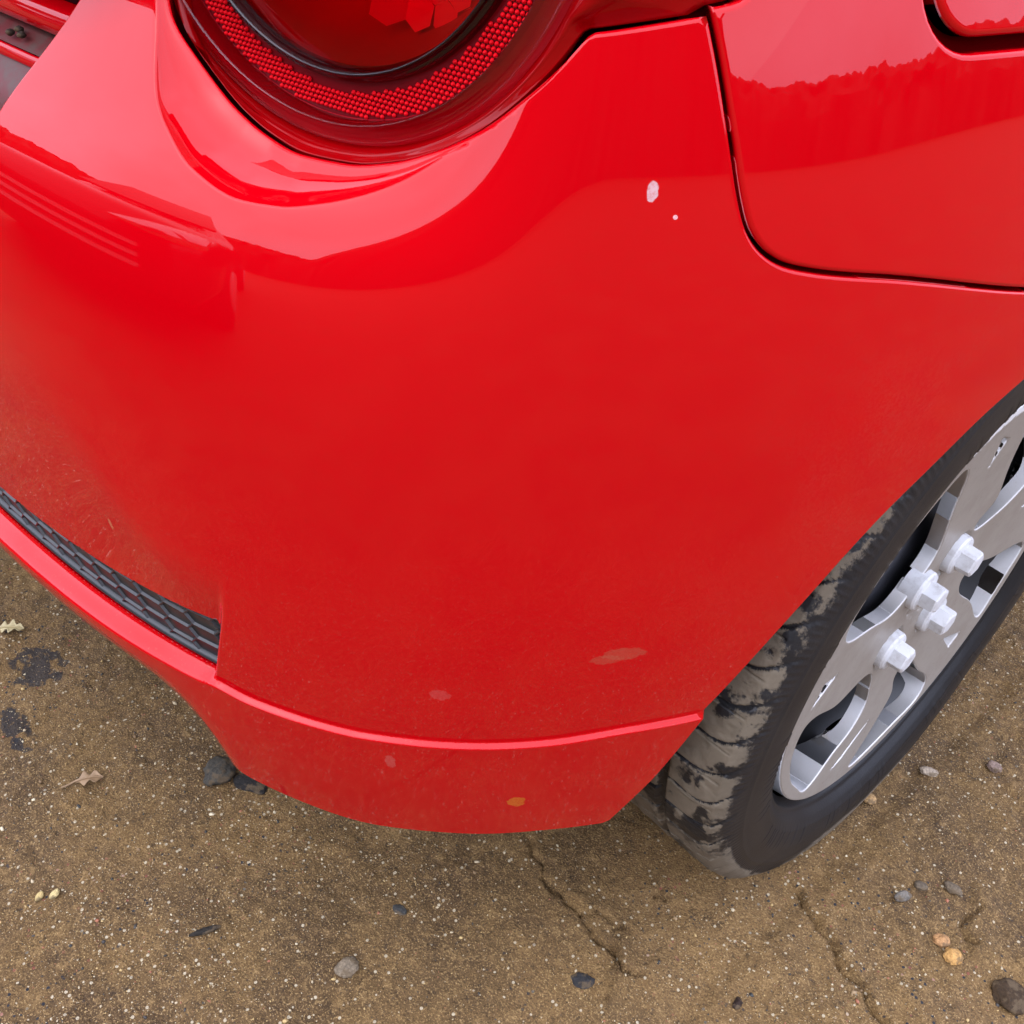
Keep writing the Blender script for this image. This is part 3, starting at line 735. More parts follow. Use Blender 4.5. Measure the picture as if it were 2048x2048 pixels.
def build_tyre():
    x0, hw = .004, .083; q = lambda r: .19 + (r - .19) * .785
    pr = [(-.60,.190),(-.80,.196),(-.93,.208),(-.985,.222),(-1.,.235),(-.985,.250),(-.955,.264),(-.93,.272),(-.90,.2775)]
    prof = [(x0 + a * hw, q(r)) for a, r in pr]
    for a in np.linspace(-.86, .86, 110): prof.append((x0 + a * hw, .2652 - .0042 * abs(a) ** 3.2))
    prof += [(x0 + a * hw, q(r)) for a, r in [(.885,.2788),(.905,.2765),(.925,.2735),(.94,.2705),(.953,.267),(.964,.263),(.972,.2590),(.979,.2550),(.9865,.2535),(.988,.2520),(.987,.2505),(.993,.246),(.998,.241),(1.,.235),(.998,.229),(.991,.222),(.980,.2175),(.981,.2155),(.972,.2140),(.95,.209),(.93,.206),(.89,.202),(.868,.1995),(.870,.1975),(.84,.1965),(.80,.194),(.77,.1905)]]
    prof = np.array(prof); n = 2016; m = len(prof)
    A = np.linspace(0, 2 * math.pi, n, endpoint=False)
    AA = np.repeat(A, m); X = np.tile(prof[:, 0], n); Rr = np.tile(prof[:, 1], n).copy(); R0 = Rr.copy()
    deg = np.degrees(AA); per = 360 / 56.
    # lateral grooves: straight over the middle, hooking back at the shoulder; 56 round the tyre
    hook = -np.maximum(0, X - .058) ** 2 * 6200 + np.maximum(0, .058 - X) * 8
    hash_ = np.sin(np.floor((deg - 163.7) / per) * 12.9898) * 43758.5453; hash_ = hash_ - np.floor(hash_)
    ph = ((deg - 166.8 - hook + per / 2) % per) - per / 2
    lat = np.clip((.36 - np.abs(ph)) / .22, 0, 1) * ((X > .0375) & (X < .0835) & (R0 > .2475)) * np.where(X > .077, .6, 1)
    ph2 = ((deg - 161 + X * 60 + per / 2) % per) - per / 2
    lat2 = np.clip((.42 - np.abs(ph2)) / .20, 0, 1) * ((X < .031) & (np.abs(X - .003) > .010) & (X > -.07) & (R0 > .255))
    lon = np.maximum.reduce([np.clip((.0040 - np.abs(X - c)) / .0012, 0, 1) for c in (.0345, .003, -.029)]) * (R0 > .255)
    ph3 = (deg % 1.25) / 1.25; ser = np.clip((.30 - np.abs(ph3 - .5)) / .08, 0, 1) * ((X > .0795) & (X < .0850) & (R0 > .2405) & (R0 < .2545)) * .0009
    # raised lettering-like bars and ribs round the wall
    bar = (vnoise(np.stack([deg * 1.15, deg * 0, deg * 0], 1), 31) > .55) * ((deg % 40) > 12)
    wall = bar * np.clip((.008 - np.abs(R0 - .2165)) / .001, 0, 1) * (X > .07) * .0004
    sipe = ((np.abs(((deg + 3.0) % per) - per / 2) < .14) & (X > .05) & (X < .074) & (R0 > .255)) * .0015
    Rr -= np.maximum.reduce([lat * .0030, lat2 * .0040, lon * .0045, sipe]) + ser
    X = X + wall
    Y = Rr * np.cos(AA); Z = Rr * np.sin(AA); Q = np.stack([X, Y, Z], 1)
    # lumps of dried mud on the tread
    mud = np.clip((fbm(Q * 45, 4, 5) - .52) * 6, 0, 1) * (R0 > .2465) * (X < .084)
    Rr += mud * .0014
    Y = Rr * np.cos(AA); Z = Rr * np.sin(AA)
    # flat where it carries the car, bulging a little above that
    X = X + np.sign(X - x0) * .0055 * np.clip((-.17 - Z) / .08, 0, 1) * np.clip((np.abs(X - x0) - .06) / .02, 0, 1)
    Z = np.maximum(Z, -.2615)
    ty = mesh_obj('tyre', np.stack([X, Y, Z + ZW], 1), grid_faces(n, m, True), M_tyre, wheel)
    # how much mud clings where: on the lands of the tread, not in the grooves nor on the upper wall; thick round the foot
    groove = np.maximum.reduce([lat, lat2, lon])
    streak = fbm(np.stack([X * 120, deg * .35, deg * 0], 1), 3, 77) - .5              # scuffed along the rolling direction
    a = np.clip((fbm(Q * [34, 44, 44], 5, 8, .6) - .42 + streak * .7) * 3.2 + .38, 0, 1) * (1 - .97 * np.clip(groove * 1.8, 0, 1)) * np.clip((.0835 - X) / .004, 0, 1) * np.clip((R0 - .2430) / .008, 0, 1)
    foot = np.clip((-.062 - Z) / .055, 0, 1); foot2 = foot * np.clip((fbm(Q * [30, 14, 14], 3, 18) - .16) * 3.5, 0, 1)
    rad = np.hypot(Y, Z); wallm = np.clip((rad - .214 - .03 * fbm(Q * 20, 3, 19)) / .012, 0, 1)
    a = np.maximum(a, np.where((X > .0835) | (R0 < .2465), wallm * .9 * np.clip((-.205 - Z) / .03, 0, 1) * np.clip((rad - .225) / .01, 0, 1) * (R0 > .225), foot2))
    at = ty.data.attributes.new('mud', 'FLOAT', 'POINT'); at.data.foreach_set('value', a.astype(np.float32))
    return ty
build_tyre()

PO = lambda pts: [(r * math.cos(math.radians(a)), r * math.sin(math.radians(a))) for r, a in pts]
HOLES = [
    [(.157,109),(.117,106.5),(.076,105),(.056,106),(.047,112),(.043,126),(.042,140),(.044,153),(.052,163),(.092,165),(.150,161),(.164,156),(.167,145),(.168,130),(.167,118),(.164,111)],
    [(.160,190),(.170,196),(.174,205),(.176,215),(.177,224),(.178,231),(.172,234),(.148,240),(.128,248),(.107,251),(.088,245),(.073,228),(.076,222),(.111,207),(.150,191)],
    [(.178,260),(.16,265),(.135,273),(.12,277),(.095,276.5),(.091,281),(.096,288),(.132,295),(.172,298),(.178,296),(.179,285),(.179,272)],
    [(.178,324),(.15,326),(.119,329),(.082,336),(.077,343),(.082,348),(.11,349),(.15,350),(.176,349),(.178,340),(.178,332)],
    [(.176,36),(.150,32),(.122,28),(.107,27),(.083,30),(.064,46),(.068,49),(.084,47),(.106,60),(.145,75),(.165,77),(.174,72),(.177,60),(.177,46)],
]
TRI = [[(.150,176),(.158,183),(.128,178)], [(.166,246),(.158,251),(.132,263)], [(.160,311),(.160,317),(.134,311)], [(.150,88),(.158,94),(.128,91)], [(.155,10),(.160,16),(.130,12)]]
NUTS = [(.0266, .0297), (-.0206, .0198), (-.0304, -.0386), (.0300, -.0360)]
def Fhub(q):
    r = np.hypot(q[:, 0], q[:, 1]); x = .0655 + .0115 * (r / .187) ** 2
    for ny_, nz_ in NUTS:
        d = np.hypot(q[:, 0] - ny_, q[:, 1] - nz_); x = x - (.005 if (ny_, nz_) != NUTS[1] else 0.) * (1 - sst(.0170, .0192, d))
    x = x - .0022 * (1 - sst(.0195, .0212, r)) * sst(.0175, .019, r)             # ring groove of the centre cap
    x = x - .004 * sst(.174, .176, r) * (1 - sst(.176, .178, r)) * 0
    return np.stack([x, q[:, 0], q[:, 1]], -1)
oc = np.array([(.187 * math.cos(a), .187 * math.sin(a)) for a in np.linspace(0, 2 * math.pi, 300, endpoint=False)])
hl = [oc] + [smooth_poly(PO(h), .003, True)[::-1] for h in HOLES] + [line_poly(PO(t + t[:1]), .003)[:-1] for t in TRI]
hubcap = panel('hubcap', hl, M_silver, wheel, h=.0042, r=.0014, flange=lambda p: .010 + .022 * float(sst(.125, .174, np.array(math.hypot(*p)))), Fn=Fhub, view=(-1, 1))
# floors of the small triangular notches, a few mm down
for t in TRI:
    c = np.array(PO(t)).mean(0); P = [(.058 + .0115 * (np.hypot(*p) / .187) ** 2, c[0] + (p[0] - c[0]) * 2.3, c[1] + (p[1] - c[1]) * 2.3 + ZW) for p in PO(t)]
    mesh_obj('notch_floor', P, [(0, 1, 2)], M_nut, wheel, False)
def build_nut(y, z, rot):
    bm = bmesh.new()
    def ring(x, r, n=6, ph=0, k=4):
        out = []
        for i in range(n * k):
            a = 2 * math.pi * i / (n * k) + ph
            if n == 6:
                al = (a - ph) % (math.pi / 3) - math.pi / 6; rr = min(r * math.cos(math.pi / 6) / math.cos(al), r * .985)
            else: rr = r
            out.append(bm.verts.new((x, y + rr * math.cos(a), z + rr * math.sin(a) + ZW)))
        return out
    prof = [(.0570, .0172, 24), (.0700, .0166, 24), (.0716, .0154, 24), (.0722, .0128, 24)]
    rings = [ring(x, r, 24, rot, 1) for x, r, _ in prof]
    for x, r in ((.0724, .0118), (.0812, .0115), (.0834, .0111), (.0844, .0092)): rings.append(ring(x, r, 6, rot, 4))
    for a, b in zip(rings[:-1], rings[1:]):
        for i in range(24): bm.faces.new((a[i], a[(i + 1) % 24], b[(i + 1) % 24], b[i]))
    bm.faces.new(rings[-1])
    bmesh.ops.recalc_face_normals(bm, faces=bm.faces)
    return sharp(bm_obj('wheel_nut', bm, M_nut, wheel), 25)
for k, (y, z) in enumerate(NUTS): build_nut(y, z, (.2, .5, .1, .75)[k])

# ================================================================== the ground
KG = .9732
def gp_(x, y): return .25083 + (x - .25083) * KG, -.6570 + (y + .6570) * KG
CRACKS = [([(-.108,-.238),(-.085,-.241),(-.069,-.241),(-.046,-.248),(-.021,-.248),(0,-.251),(.014,-.254),(.031,-.254),(.047,-.253),(.059,-.248)], .0040, .008),
          ([(-.010,-.241),(-.006,-.230),(.012,-.230),(.022,-.228)], .0030, .006), ([(.021,-.186),(.019,-.178),(.028,-.181)], .0025, .005),
          ([(.093,-.087),(.112,-.092),(.128,-.099),(.140,-.102),(.156,-.111),(.174,-.116),(.191,-.124),(.209,-.128)], .0050, .009),
          ([(.208,.022),(.210,.006),(.212,-.007),(.221,-.014),(.230,-.010)], .0045, .007),
          ([(-.16,-.215),(-.135,-.226),(-.108,-.238)], .0030, .005), ([(.03,-.254),(.045,-.268),(.05,-.29)], .002, .004)]
def ground_h(x, y):
    P = np.stack([x, y, x * 0], 1)
    h = (fbm(P * 6, 4, 1) - .5) * .016 + (fbm(P * 38, 4, 2, .6) - .5) * .0085 + (vnoise(P * 230, 3) - .5) * .0020
    # the rut the wheel came along: slightly pressed down, with a raised edge
    d = np.abs(x - .012); h = h * (1 - .55 * (1 - sst(.06, .11, d)) * (y < .2)) - .004 * (1 - sst(.085, .11, d)) * (y > -.5)
    edge_ = np.exp(-((x - (.122 + .25 * (y + .1) * 0)) / .012) ** 2) * .004; h = h + edge_ * 0
    jit = np.stack([(vnoise(P * 60, 21) - .5), (vnoise(P * 60, 22) - .5)], 1) * .014 + np.stack([(vnoise(P * 190, 23) - .5), (vnoise(P * 190, 24) - .5)], 1) * .004
    xy = P[:, :2] + jit
    for pts, wd, dp in CRACKS:
        L = np.array([gp_(*p) for p in pts]); lo = L.min(0) - .03; hi = L.max(0) + .03; k = ((xy > lo) & (xy < hi)).all(1)
        if k.any():
            dd = line_dist(xy[k], L); T = L[-1] - L[0]; nn = np.array([-T[1], T[0]]) / np.hypot(*T)
            side = (xy[k] - L.mean(0)) @ nn
            h[k] += -dp * np.exp(-(dd / wd) ** 2 * 4) + .0035 * np.exp(-(dd / .016) ** 2) * (side > 0)
    return h
def build_ground():
    xs = np.arange(-1.0, .56, .0028); ys = np.arange(-.82, .66, .0028)
    X, Y = np.meshgrid(xs, ys, indexing='ij'); h = ground_h(X.ravel(), Y.ravel())
    ex = np.minimum.reduce([X.ravel() - xs[0], xs[-1] - X.ravel(), Y.ravel() - ys[0], ys[-1] - Y.ravel()])
    h = h * np.clip(ex / .12, 0, 1)
    V = np.stack([X.ravel(), Y.ravel(), h], 1); n, m = len(xs), len(ys)
    # one sheet: the same rim goes on outwards in widening rings to the horizon
    Fc = np.array(grid_faces(n, m))
    rim = [(i, 0) for i in range(n)] + [(n - 1, j) for j in range(1, m)] + [(i, m - 1) for i in range(n - 2, -1, -1)] + [(0, j) for j in range(m - 2, 0, -1)]
    rid = np.array([i * m + j for i, j in rim]); c = np.array([-.2, -.07]); base = V[rid]; allv = [V]; faces = Fc.tolist(); prev = rid; off = len(V)
    for sc in (1.5, 2.5, 5, 12, 40, 150, 600):
        R = base.copy(); R[:, :2] = c + (base[:, :2] - c) * sc; R[:, 2] = 0; allv.append(R); cur = np.arange(off, off + len(R)); off += len(R)
        for k in range(len(R)):
            k2 = (k + 1) % len(R); faces.append((int(prev[k]), int(cur[k]), int(cur[k2]), int(prev[k2])))
        prev = cur
    return tag(mesh_obj('ground', np.vstack(allv), faces, M_soil), kind='structure')
build_ground()
gh = lambda x, y: float(ground_h(np.array([x]), np.array([y]))[0])

def stone_mesh(r, seed, sub=2, flat=.7, rough=.35, stretch=(1, 1)):
    bm = bmesh.new(); bmesh.ops.create_icosphere(bm, subdivisions=sub, radius=1)
    V = np.array([v.co[:] for v in bm.verts]); rr = 1 + (fbm(V * 1.3 + seed * 3.7, 3, seed) - .5) * 2 * rough + (fbm(V * 5 + seed, 3, seed + 5) - .5) * .22
    V = V * rr[:, None] * r * np.array([stretch[0], stretch[1], flat])
    for v, p in zip(bm.verts, V): v.co = p
    return bm
# sand and grit lying on the soil: far too many to count
def mat_grit():
    t = NT('grit'); oi = t.n('ShaderNodeNewGeometry'); rp = t.n('ShaderNodeValToRGB'); t.l(oi.outputs['Random Per Island'], rp.inputs[0])
    el = rp.color_ramp.elements; cols = [(0, (0.470, 0.374, 0.227)), (.30, (0.665, 0.568, 0.370)), (.36, (0.475, 0.327, 0.132)), (.5, (0.285, 0.189, 0.092)), (.62, (0.209, 0.129, 0.059)), (.76, (0.043, 0.037, 0.030)), (.88, (0.028, 0.028, 0.024)), (.95, (0.323, 0.120, 0.059)), (1, (0.712, 0.619, 0.436))]
    rp.color_ramp.interpolation = 'CONSTANT'
    el[0].position = 0; el[0].color = (*cols[0][1], 1); el[1].position = 1; el[1].color = (*cols[-1][1], 1)
    for p, c in cols[1:-1]: e = el.new(p); e.color = (*c, 1)
    t.bsdf(rp.outputs[0], .55); return t.m
def build_grit():
    rng = np.random.default_rng(11); N = 75000
    x = rng.uniform(-.85, .52, N * 2); y = rng.uniform(-.78, .60, N * 2)
    den = fbm(np.stack([x * 5, y * 5, x * 0], 1), 3, 44); k = rng.uniform(0, 1, N * 2) < np.clip((den - .25) * 1.6, .12, 1)
    x, y = x[k][:N], y[k][:N]; n = len(x); h = ground_h(x, y)
    r = np.minimum(.00028 * (1 + rng.pareto(3.1, n)), .0020)
    bm = bmesh.new(); bmesh.ops.create_icosphere(bm, subdivisions=1, radius=1); B0 = np.array([v.co[:] for v in bm.verts]); F0 = np.array([[v.index for v in f.verts] for f in bm.faces]); bm.free()
    # low-poly grains: the 12-vertex base for small ones
    bm = bmesh.new(); bmesh.ops.create_cube(bm, size=1.5); bmesh.ops.triangulate(bm, faces=bm.faces); B1 = np.array([v.co[:] for v in bm.verts]); F1 = np.array([[v.index for v in f.verts] for f in bm.faces]); bm.free()
    big = r > .0012; VV = []; FF = []; o = 0
    for B, Fq, sel in ((B0, F0, np.where(big)[0]), (B1, F1, np.where(~big)[0])):
        m = len(sel); q = rng.normal(size=(m, len(B), 3)) * .16 + B[None]
        a = rng.uniform(0, 6.28, m); sx = rng.uniform(.7, 1.4, m); sz = rng.uniform(.5, .95, m)
        q = q * np.stack([sx, 1 / sx, sz], 1)[:, None] * r[sel][:, None, None]
        ca, sa = np.cos(a)[:, None], np.sin(a)[:, None]; X = q[..., 0] * ca - q[..., 1] * sa; Y = q[..., 0] * sa + q[..., 1] * ca
        VV.append(np.stack([X + x[sel][:, None], Y + y[sel][:, None], q[..., 2] + (h[sel] + r[sel] * .15)[:, None]], -1).reshape(-1, 3))
        FF.append((Fq[None] + (np.arange(m) * len(B))[:, None, None] + o).reshape(-1, 3)); o += m * len(B)
    V = np.vstack(VV); Fc = np.vstack(FF)
    me = bpy.data.meshes.new('sand_grit'); me.vertices.add(len(V)); me.vertices.foreach_set('co', V.astype(np.float32).ravel())
    me.loops.add(len(Fc) * 3); me.loops.foreach_set('vertex_index', Fc.astype(np.int32).ravel()); me.polygons.add(len(Fc)); me.polygons.foreach_set('loop_start', np.arange(0, len(Fc) * 3, 3, dtype=np.int32))
    me.update(calc_edges=True); me.materials.append(mat_grit()); ob = bpy.data.objects.new('sand_grit', me); COL.objects.link(ob)
    tag(ob, 'fine pale sand and dark grit strewn over the brown soil', 'grit', kind='stuff')
build_grit()

# single stones one can point at
def mineral(name, col, var):
    t = NT(name); n = t.noise(420, 5, .7); n2 = t.noise(130, 4, .6); d = t.noise(210, 3)
    a = t.mix(t.ramp(n, .3, .7), tuple(c * (1 - var * 1.6) for c in col), tuple(c * (1 + var) for c in col))
    a = t.mix(t.math('MULTIPLY', t.ramp(n2, .48, .62), .75), a, (.11, .075, .04))
    t.bsdf(a, .75, t.bump(n, .0012, .8), Specular_IOR_Level=.25); return t.m
def stone(name, x, y, r, col, label, cat='stone', seed=1, flat=.6, stretch=(1, 1), rot=0, sink=.25, rough=.35, group=None, var=.25):
    x, y = gp_(x, y); r *= .80; col = (col[0] * .9, col[1] * .8, col[2] * .66)
    o = bm_obj(name, stone_mesh(r, seed, 4, flat, rough, stretch), mineral(name + '_mineral', col, var))
    o.location = (x, y, gh(x, y) + r * flat * (1 - 2 * sink)); o.rotation_euler = (0, 0, rot)
    return tag(o, label, cat, group)
stone('pebble', .083, .048, .0085, (.42, .29, .15), 'round flat tan pebble close beside the muddy tyre', 'pebble', 3, .45, (1.05, .95), .3, .1, .12)
stone('pebble', .161, -.024, .0075, (.20, .20, .20), 'pale grey pebble with a dark tip alone on the soil below the wheel', 'pebble', 5, .8, (.75, 1.15), -.5, .1)
stone('clay_lump', .205, -.031, .0075, (.50, .30, .15), 'small orange clay lump, upper one of the two together', 'clay lump', 7, .7, (1.15, .9), .5, .15)
stone('clay_lump', .218, -.036, .0095, (.55, .34, .13), 'larger yellow orange clay lump, lower one of the two together', 'clay lump', 9, .6, (1.05, .95), .9, .2, .3)
stone('stone', -.326, -.408, .017, (.060, .060, .056), 'dark grey half buried stone against the lower edge of the red bumper', 'stone', 12, .6, (1, 1.1), .4, .3)
stone('stone', -.101, -.427, .010, (.22, .19, .15), 'pale dusty stone pressed into the soil below the bumper', 'stone', 14, .4, (1, 1.2), .2, .35)
stone('pebble', -.312, -.583, .0042, (.60, .50, .25), 'little yellow pebble, the browner one of a pair', 'pebble', 15, .7, (.8, 1.3), .6, .1, .15)
stone('pebble', -.306, -.573, .0046, (.68, .60, .32), 'little yellow pebble, the paler one of a pair', 'pebble', 16, .7, (.8, 1.3), .4, .1, .15)
stone('pebble', .145, .180, .0085, (.27, .21, .20), 'purplish brown pebble farthest out beside the tyre', 'pebble', 17, .6, (1.1, .8), .2, .15)
stone('pebble', .104, .123, .0080, (.40, .36, .32), 'chipped whitish pebble between tyre and the purplish one', 'pebble', 18, .5, (1.3, .8), .6, .2)
stone('pebble', .186, .022, .0080, (.16, .135, .105), 'brown grey pebble half sunk near the curved crack', 'pebble', 19, .5, (1.2, .8), .1, .3)
stone('pebble', .166, .001, .0065, (.14, .12, .095), 'dull brown pebble just above the pale grey one', 'pebble', 20, .5, (1.1, .9), .5, .3)
stone('coal_chip', .028, -.289, .010, (.030, .032, .038), 'blue black coal chip sunk flat in the soil', 'coal chip', 22, .25, (1.2, .8), .7, .4)
stone('coal_chip', -.114, -.364, .0070, (.05, .055, .06), 'small slate grey chip below the bumper middle', 'coal chip', 23, .35, (1.2, .8), .2, .35)
stone('coal_chip', -.299, -.393, .016, (.020, .020, .022), 'flat black flake beside the dark grey stone under the bumper', 'coal chip', 24, .2, (1.3, .7), .5, .3)
stone('soil_clod', .268, -.030, .017, (.050, .032, .016), 'dark crumbly soil clod at the lower right corner', 'clod', 25, .4, (1, 1), .5, .3, .45)
stone('twig', -.197, -.497, .0115, (.022, .02, .018), 'short charred stick fragment lying on the soil', 'stick', 26, .22, (1.3, .28), 1.2, .2, .2)
stone('pebble', .123, -.208, .0055, (.03, .018, .014), 'dark brown husk at the bottom edge of the photo', 'husk', 27, .5, (.7, 1.2), .3, .2)

for k, (cs, cz, cd_) in enumerate(((-.245, .3752, .001), (-.240, .3740, .003), (-.249, .3735, .004))):
    q_ = np.array([[cs, .38]]); B0 = (S(q_) - nrm(S, q_) * .030)[0]; n_ = nrm(S, q_)[0] * [1, 1, 0]; n_ /= np.linalg.norm(n_)
    o_ = bm_obj('crumb', stone_mesh(.0022, 60 + k, 2, .7, .4), mineral('crumb_soil', (.03, .02, .012), .3)); p_ = B0 + n_ * cd_
    o_.location = (p_[0], p_[1], cz + ZW + .0016)
    tag(o_, 'tiny dark soil crumb caught on the dusty step left of the bumper flank', 'crumb', 'soil crumbs on the bumper step')
def build_leaf(name, x, y, L, rot, label, lobes, tilt=.35, colr=(.27, .17, .085)):
    """a dry lobed oak leaf: outline, curled, with a midrib and stalk"""
    n = 60; ts = np.linspace(0, 1, n); wd = .30 * np.sin(np.pi * np.clip(ts, 0, 1) ** .75) * (1 + .45 * np.cos(ts * 2 * np.pi * lobes + 1.2)) * (.55 + .6 * ts) * L
    V = []; m = 9
    for t, w_ in zip(ts, wd):
        for j in range(m):
            u = (j - (m - 1) / 2) / ((m - 1) / 2)
            V.append((t * L, u * w_, .12 * L * math.sin(t * 3.) + .22 * abs(u) ** 1.5 * w_ + .05 * L * math.sin(6 * t + 2 * u) * abs(u)))
    Fc = grid_faces(n, m)
    t_ = NT('dry_leaf'); nz_ = t_.noise(160, 4)
    t_.bsdf(t_.mix(nz_, tuple(c * .7 for c in colr), tuple(c * 1.25 for c in colr)), .6)
    x, y = gp_(x, y)
    root = empty(name, (x, y, gh(x, y) + .002)); root.rotation_euler = (tilt * .3, 0, rot)
    bpy.context.view_layer.update()
    def part(nm, V, Fc):
        me = bpy.data.meshes.new(nm); me.from_pydata(V, [], Fc); me.materials.append(t_.m)
        o = bpy.data.objects.new(nm, me); COL.objects.link(o); o.parent = root
        for p in me.polygons: p.use_smooth = True
        return o
    bl_ = part('blade', V, Fc); so_ = bl_.modifiers.new('thickness', 'SOLIDIFY'); so_.thickness = .0005
    st = []; sf = []
    for i, tt_ in enumerate(np.linspace(-.45, .9, 14)):
        zc_ = .12 * L * math.sin(max(tt_, 0) * 3.) + .0008; r_ = .0009 * (1.1 - .6 * max(tt_, 0))
        for k in range(6): st.append((tt_ * L, r_ * math.cos(k * math.pi / 3) + .004 * math.sin(3 * tt_) * (tt_ < 0), zc_ + r_ * math.sin(k * math.pi / 3)))
    sf = [(i * 6 + k, i * 6 + (k + 1) % 6, (i + 1) * 6 + (k + 1) % 6, (i + 1) * 6 + k) for i in range(13) for k in range(6)]
    part('stalk', st, sf)
    tag(root, label, 'leaf')
build_leaf('oak_leaf', -.400, -.512, .024, 1.1, 'curled dry oak leaf with its stalk lying on the brown soil', 2.4)
build_leaf('oak_leaf', -.622, -.490, .026, .9, 'crumpled yellowish leaf scrap by the left edge under the car', 3.2, .5, (.42, .34, .17))

# ================================================================== what the paint mirrors: a far-off wood all round
def build_wood():
    n = 4200; A = np.linspace(-math.pi, math.pi, n, endpoint=False); c = np.stack([np.cos(A), np.sin(A), 0 * A], 1)
    tall = sst(-1.47, -1.41, A) * (1 - sst(-.30, -.16, A))
    top = 5.3 + .4 * np.sin(5 * A) + .25 * np.sin(11 * A + 1) + 8.5 * tall - 1.3 * sst(-.2, .0, A) * (1 - sst(1.3, 1.7, A))
    rag = (fbm(c * 22, 5, 3, .6) - .5) * 1.1
    V = []; rows_ = 14
    for j in range(rows_):
        u = j / (rows_ - 1); th = math.pi * u                       # over the top: front foot, crest, back foot
        hgt = np.maximum(0, (top + rag) * math.sin(th) ** .45) if 0 < j < rows_ - 1 else 0 * A
        d = 28 - 3.2 * math.cos(th) + (fbm(c * 30 + j * 3.1, 4, j + 7) - .5) * 3.
        hgt = hgt + (fbm(c * 60 + j * 1.7, 3, j + 40) - .5) * (.5 if 0 < j < rows_ - 1 else 0)
        V.append(np.stack([c[:, 0] * d, c[:, 1] * d, hgt], 1))
    V = np.stack(V, 1).reshape(-1, 3)
    ob = mesh_obj('far_wood', V, grid_faces(n, rows_, True), simple('wood_foliage', (.045, .05, .028), .9, .5, .8), None, False)
    tag(ob, 'distant belt of trees ringing the yard, seen mirrored in the red paint', 'trees', kind='stuff')
build_wood()

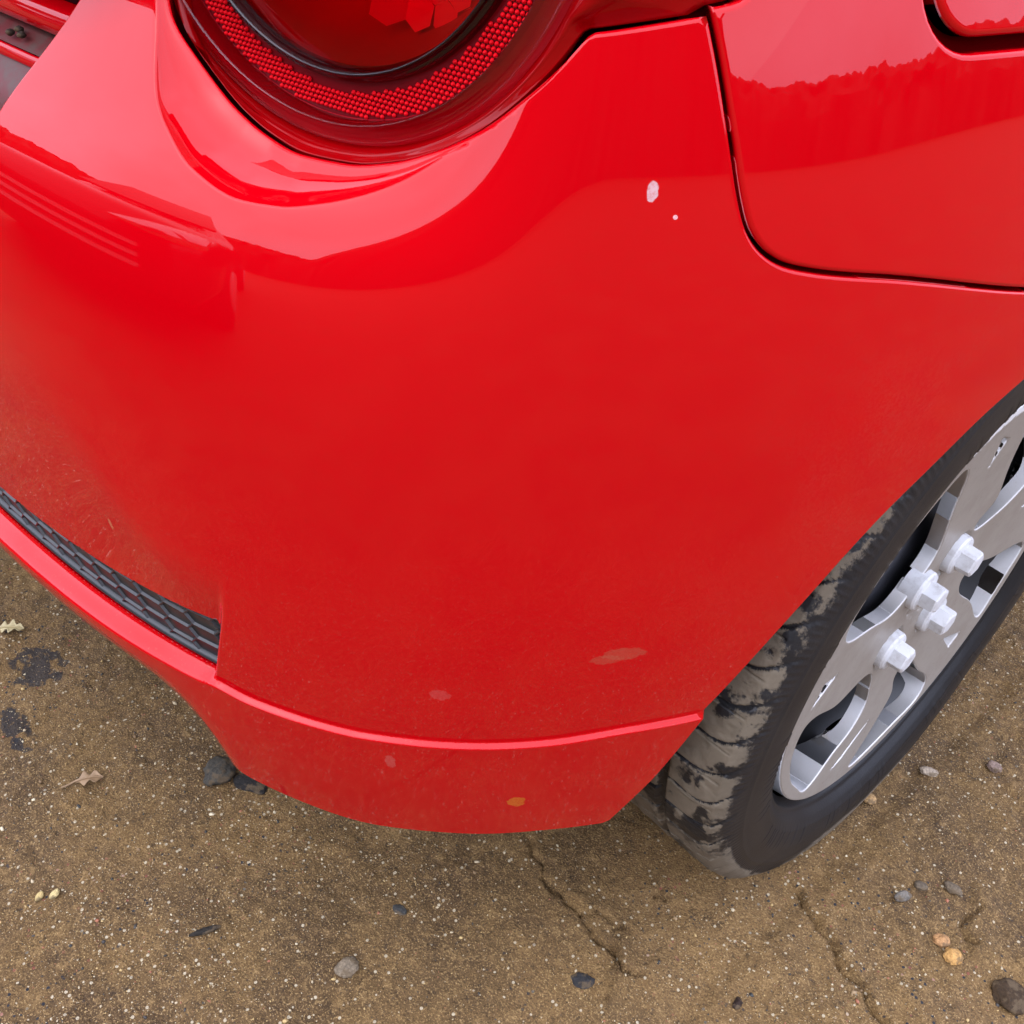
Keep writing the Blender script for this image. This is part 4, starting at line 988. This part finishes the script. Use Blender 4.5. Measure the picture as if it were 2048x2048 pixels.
# ================================================================== a dark car parked behind, mirrored in the bumper
def build_parked_car():
    root = empty('parked_car', (-1.12, -3.6, 0))
    tag(root, 'dark car with pale headlights parked behind, seen mirrored in the red bumper', 'car')
    bpy.context.view_layer.update()
    M_b = simple('dark_blue_paint', (.010, .011, .016), .25, .1, Coat_Weight=.6); M_l = simple('headlight_lens', (.80, .82, .85), .18, .35, 14, Metallic=.9)
    M_g = simple('dark_window', (.02, .022, .025), .1, .1); M_t = simple('tyre_rubber', (.012, .012, .012), .8, .1); M_a = simple('wheel_alloy', (.4, .4, .4), .4, .1)
    cx = -1.12; N = 40; dy = .33
    # sections from the nose (y = -1.95) back to the tail: half width, floor, bonnet or roof height
    SEC = [(-1.95,.62,.30,.60),(-1.99,.74,.22,.71),(-2.10,.82,.19,.77),(-2.40,.86,.18,.83),(-2.95,.87,.18,.90),(-3.15,.86,.18,.96),(-3.75,.80,.18,1.40),(-4.6,.80,.18,1.45),(-5.5,.82,.18,1.30),(-5.95,.82,.20,.95),(-6.05,.74,.28,.80)]
    V = []
    for y, w_, z0, z1 in SEC:
        for k in range(N):
            a = 2 * math.pi * k / N; c_, s_ = math.cos(a), math.sin(a); e = .42
            zz = (z0 + z1) / 2 + (z1 - z0) / 2 * math.copysign(abs(s_) ** e, s_); ww = w_ * (1 - .42 * max(0, zz - .85) / .5)
            V.append((cx + ww * math.copysign(abs(c_) ** e, c_), y + dy, zz))
    Fc = [(i * N + k, i * N + (k + 1) % N, (i + 1) * N + (k + 1) % N, (i + 1) * N + k) for i in range(len(SEC) - 1) for k in range(N)]
    Fc += [tuple(range(N - 1, -1, -1)), tuple(range((len(SEC) - 1) * N, len(SEC) * N))]
    mesh_obj('body', V, Fc, M_b, root)
    P = [(cx - .66, -3.17 + dy, .99), (cx + .66, -3.17 + dy, .99), (cx + .46, -3.73 + dy, 1.385), (cx - .46, -3.73 + dy, 1.385)]
    mesh_obj('windscreen', P + [(x, y + .02, z + .03) for x, y, z in P], [(4, 5, 6, 7), (0, 1, 5, 4), (1, 2, 6, 5), (2, 3, 7, 6), (3, 0, 4, 7)], M_g, root, False)
    for sg in (-1, 1):
        pts = []                                     # a pointed almond of glass let into the corner
        for t in np.linspace(0, 1, 24):
            x = .36 + .44 * t; up = .07 * math.sin(math.pi * min(1, t * .62 + .02)) ; dn = -.055 * math.sin(math.pi * min(1, t * .60 + .02))
            yb = -1.925 + dy - .16 * max(0, t - .35) ** 1.6 * 1.6
            pts.append((cx + sg * x, yb - .055 * up / .07, .610 + .05 * t + up)); pts.append((cx + sg * x, yb + .030 * dn / -.055, .610 + .05 * t + dn))
        V = pts + [(x, y - .12, z) for x, y, z in pts]; n = 24
        Fc = [(2 * i, 2 * i + 2, 2 * i + 3, 2 * i + 1) for i in range(n - 1)]
        Fc += [(2 * i, 48 + 2 * i, 48 + 2 * i + 2, 2 * i + 2) for i in range(n - 1)] + [(2 * i + 1, 2 * i + 3, 48 + 2 * i + 3, 48 + 2 * i + 1) for i in range(n - 1)] + [(0, 1, 49, 48), (46, 94, 95, 47)]
        mesh_obj('headlight', V, Fc, M_l, root)
    bm = bmesh.new()
    for z in (.36, .42, .48):
        m = bmesh.ops.create_cube(bm, size=1)['verts']
        for v in m: v.co = Vector((cx + v.co.x * 1.0, -1.94 + dy + v.co.y * .05, z + v.co.z * .022))
    bm_obj('grille', bm, simple('grille_chrome', (.35, .35, .36), .25, .1), root, False)
    for sx in (-1, 1):
        for y in (-2.72 + dy, -5.25 + dy):
            bm = bmesh.new(); bmesh.ops.create_cone(bm, cap_ends=True, segments=36, radius1=.30, radius2=.30, depth=.19, matrix=Matrix.Translation((cx + sx * .78, y, .30)) @ Matrix.Rotation(math.pi / 2, 4, 'Y'))
            bmesh.ops.bevel(bm, geom=[e for e in bm.edges if len(e.link_faces) == 2 and e.calc_face_angle() > 1], offset=.02, segments=2, affect='EDGES')
            wh = bm_obj('wheel', bm, M_t, root)
            bm = bmesh.new(); bmesh.ops.create_cone(bm, cap_ends=True, segments=30, radius1=.20, radius2=.18, depth=.03, matrix=Matrix.Translation((cx + sx * .885, y, .30)) @ Matrix.Rotation(sx * math.pi / 2, 4, 'Y'))
            bm_obj('rim', bm, M_a, wh)
build_parked_car()
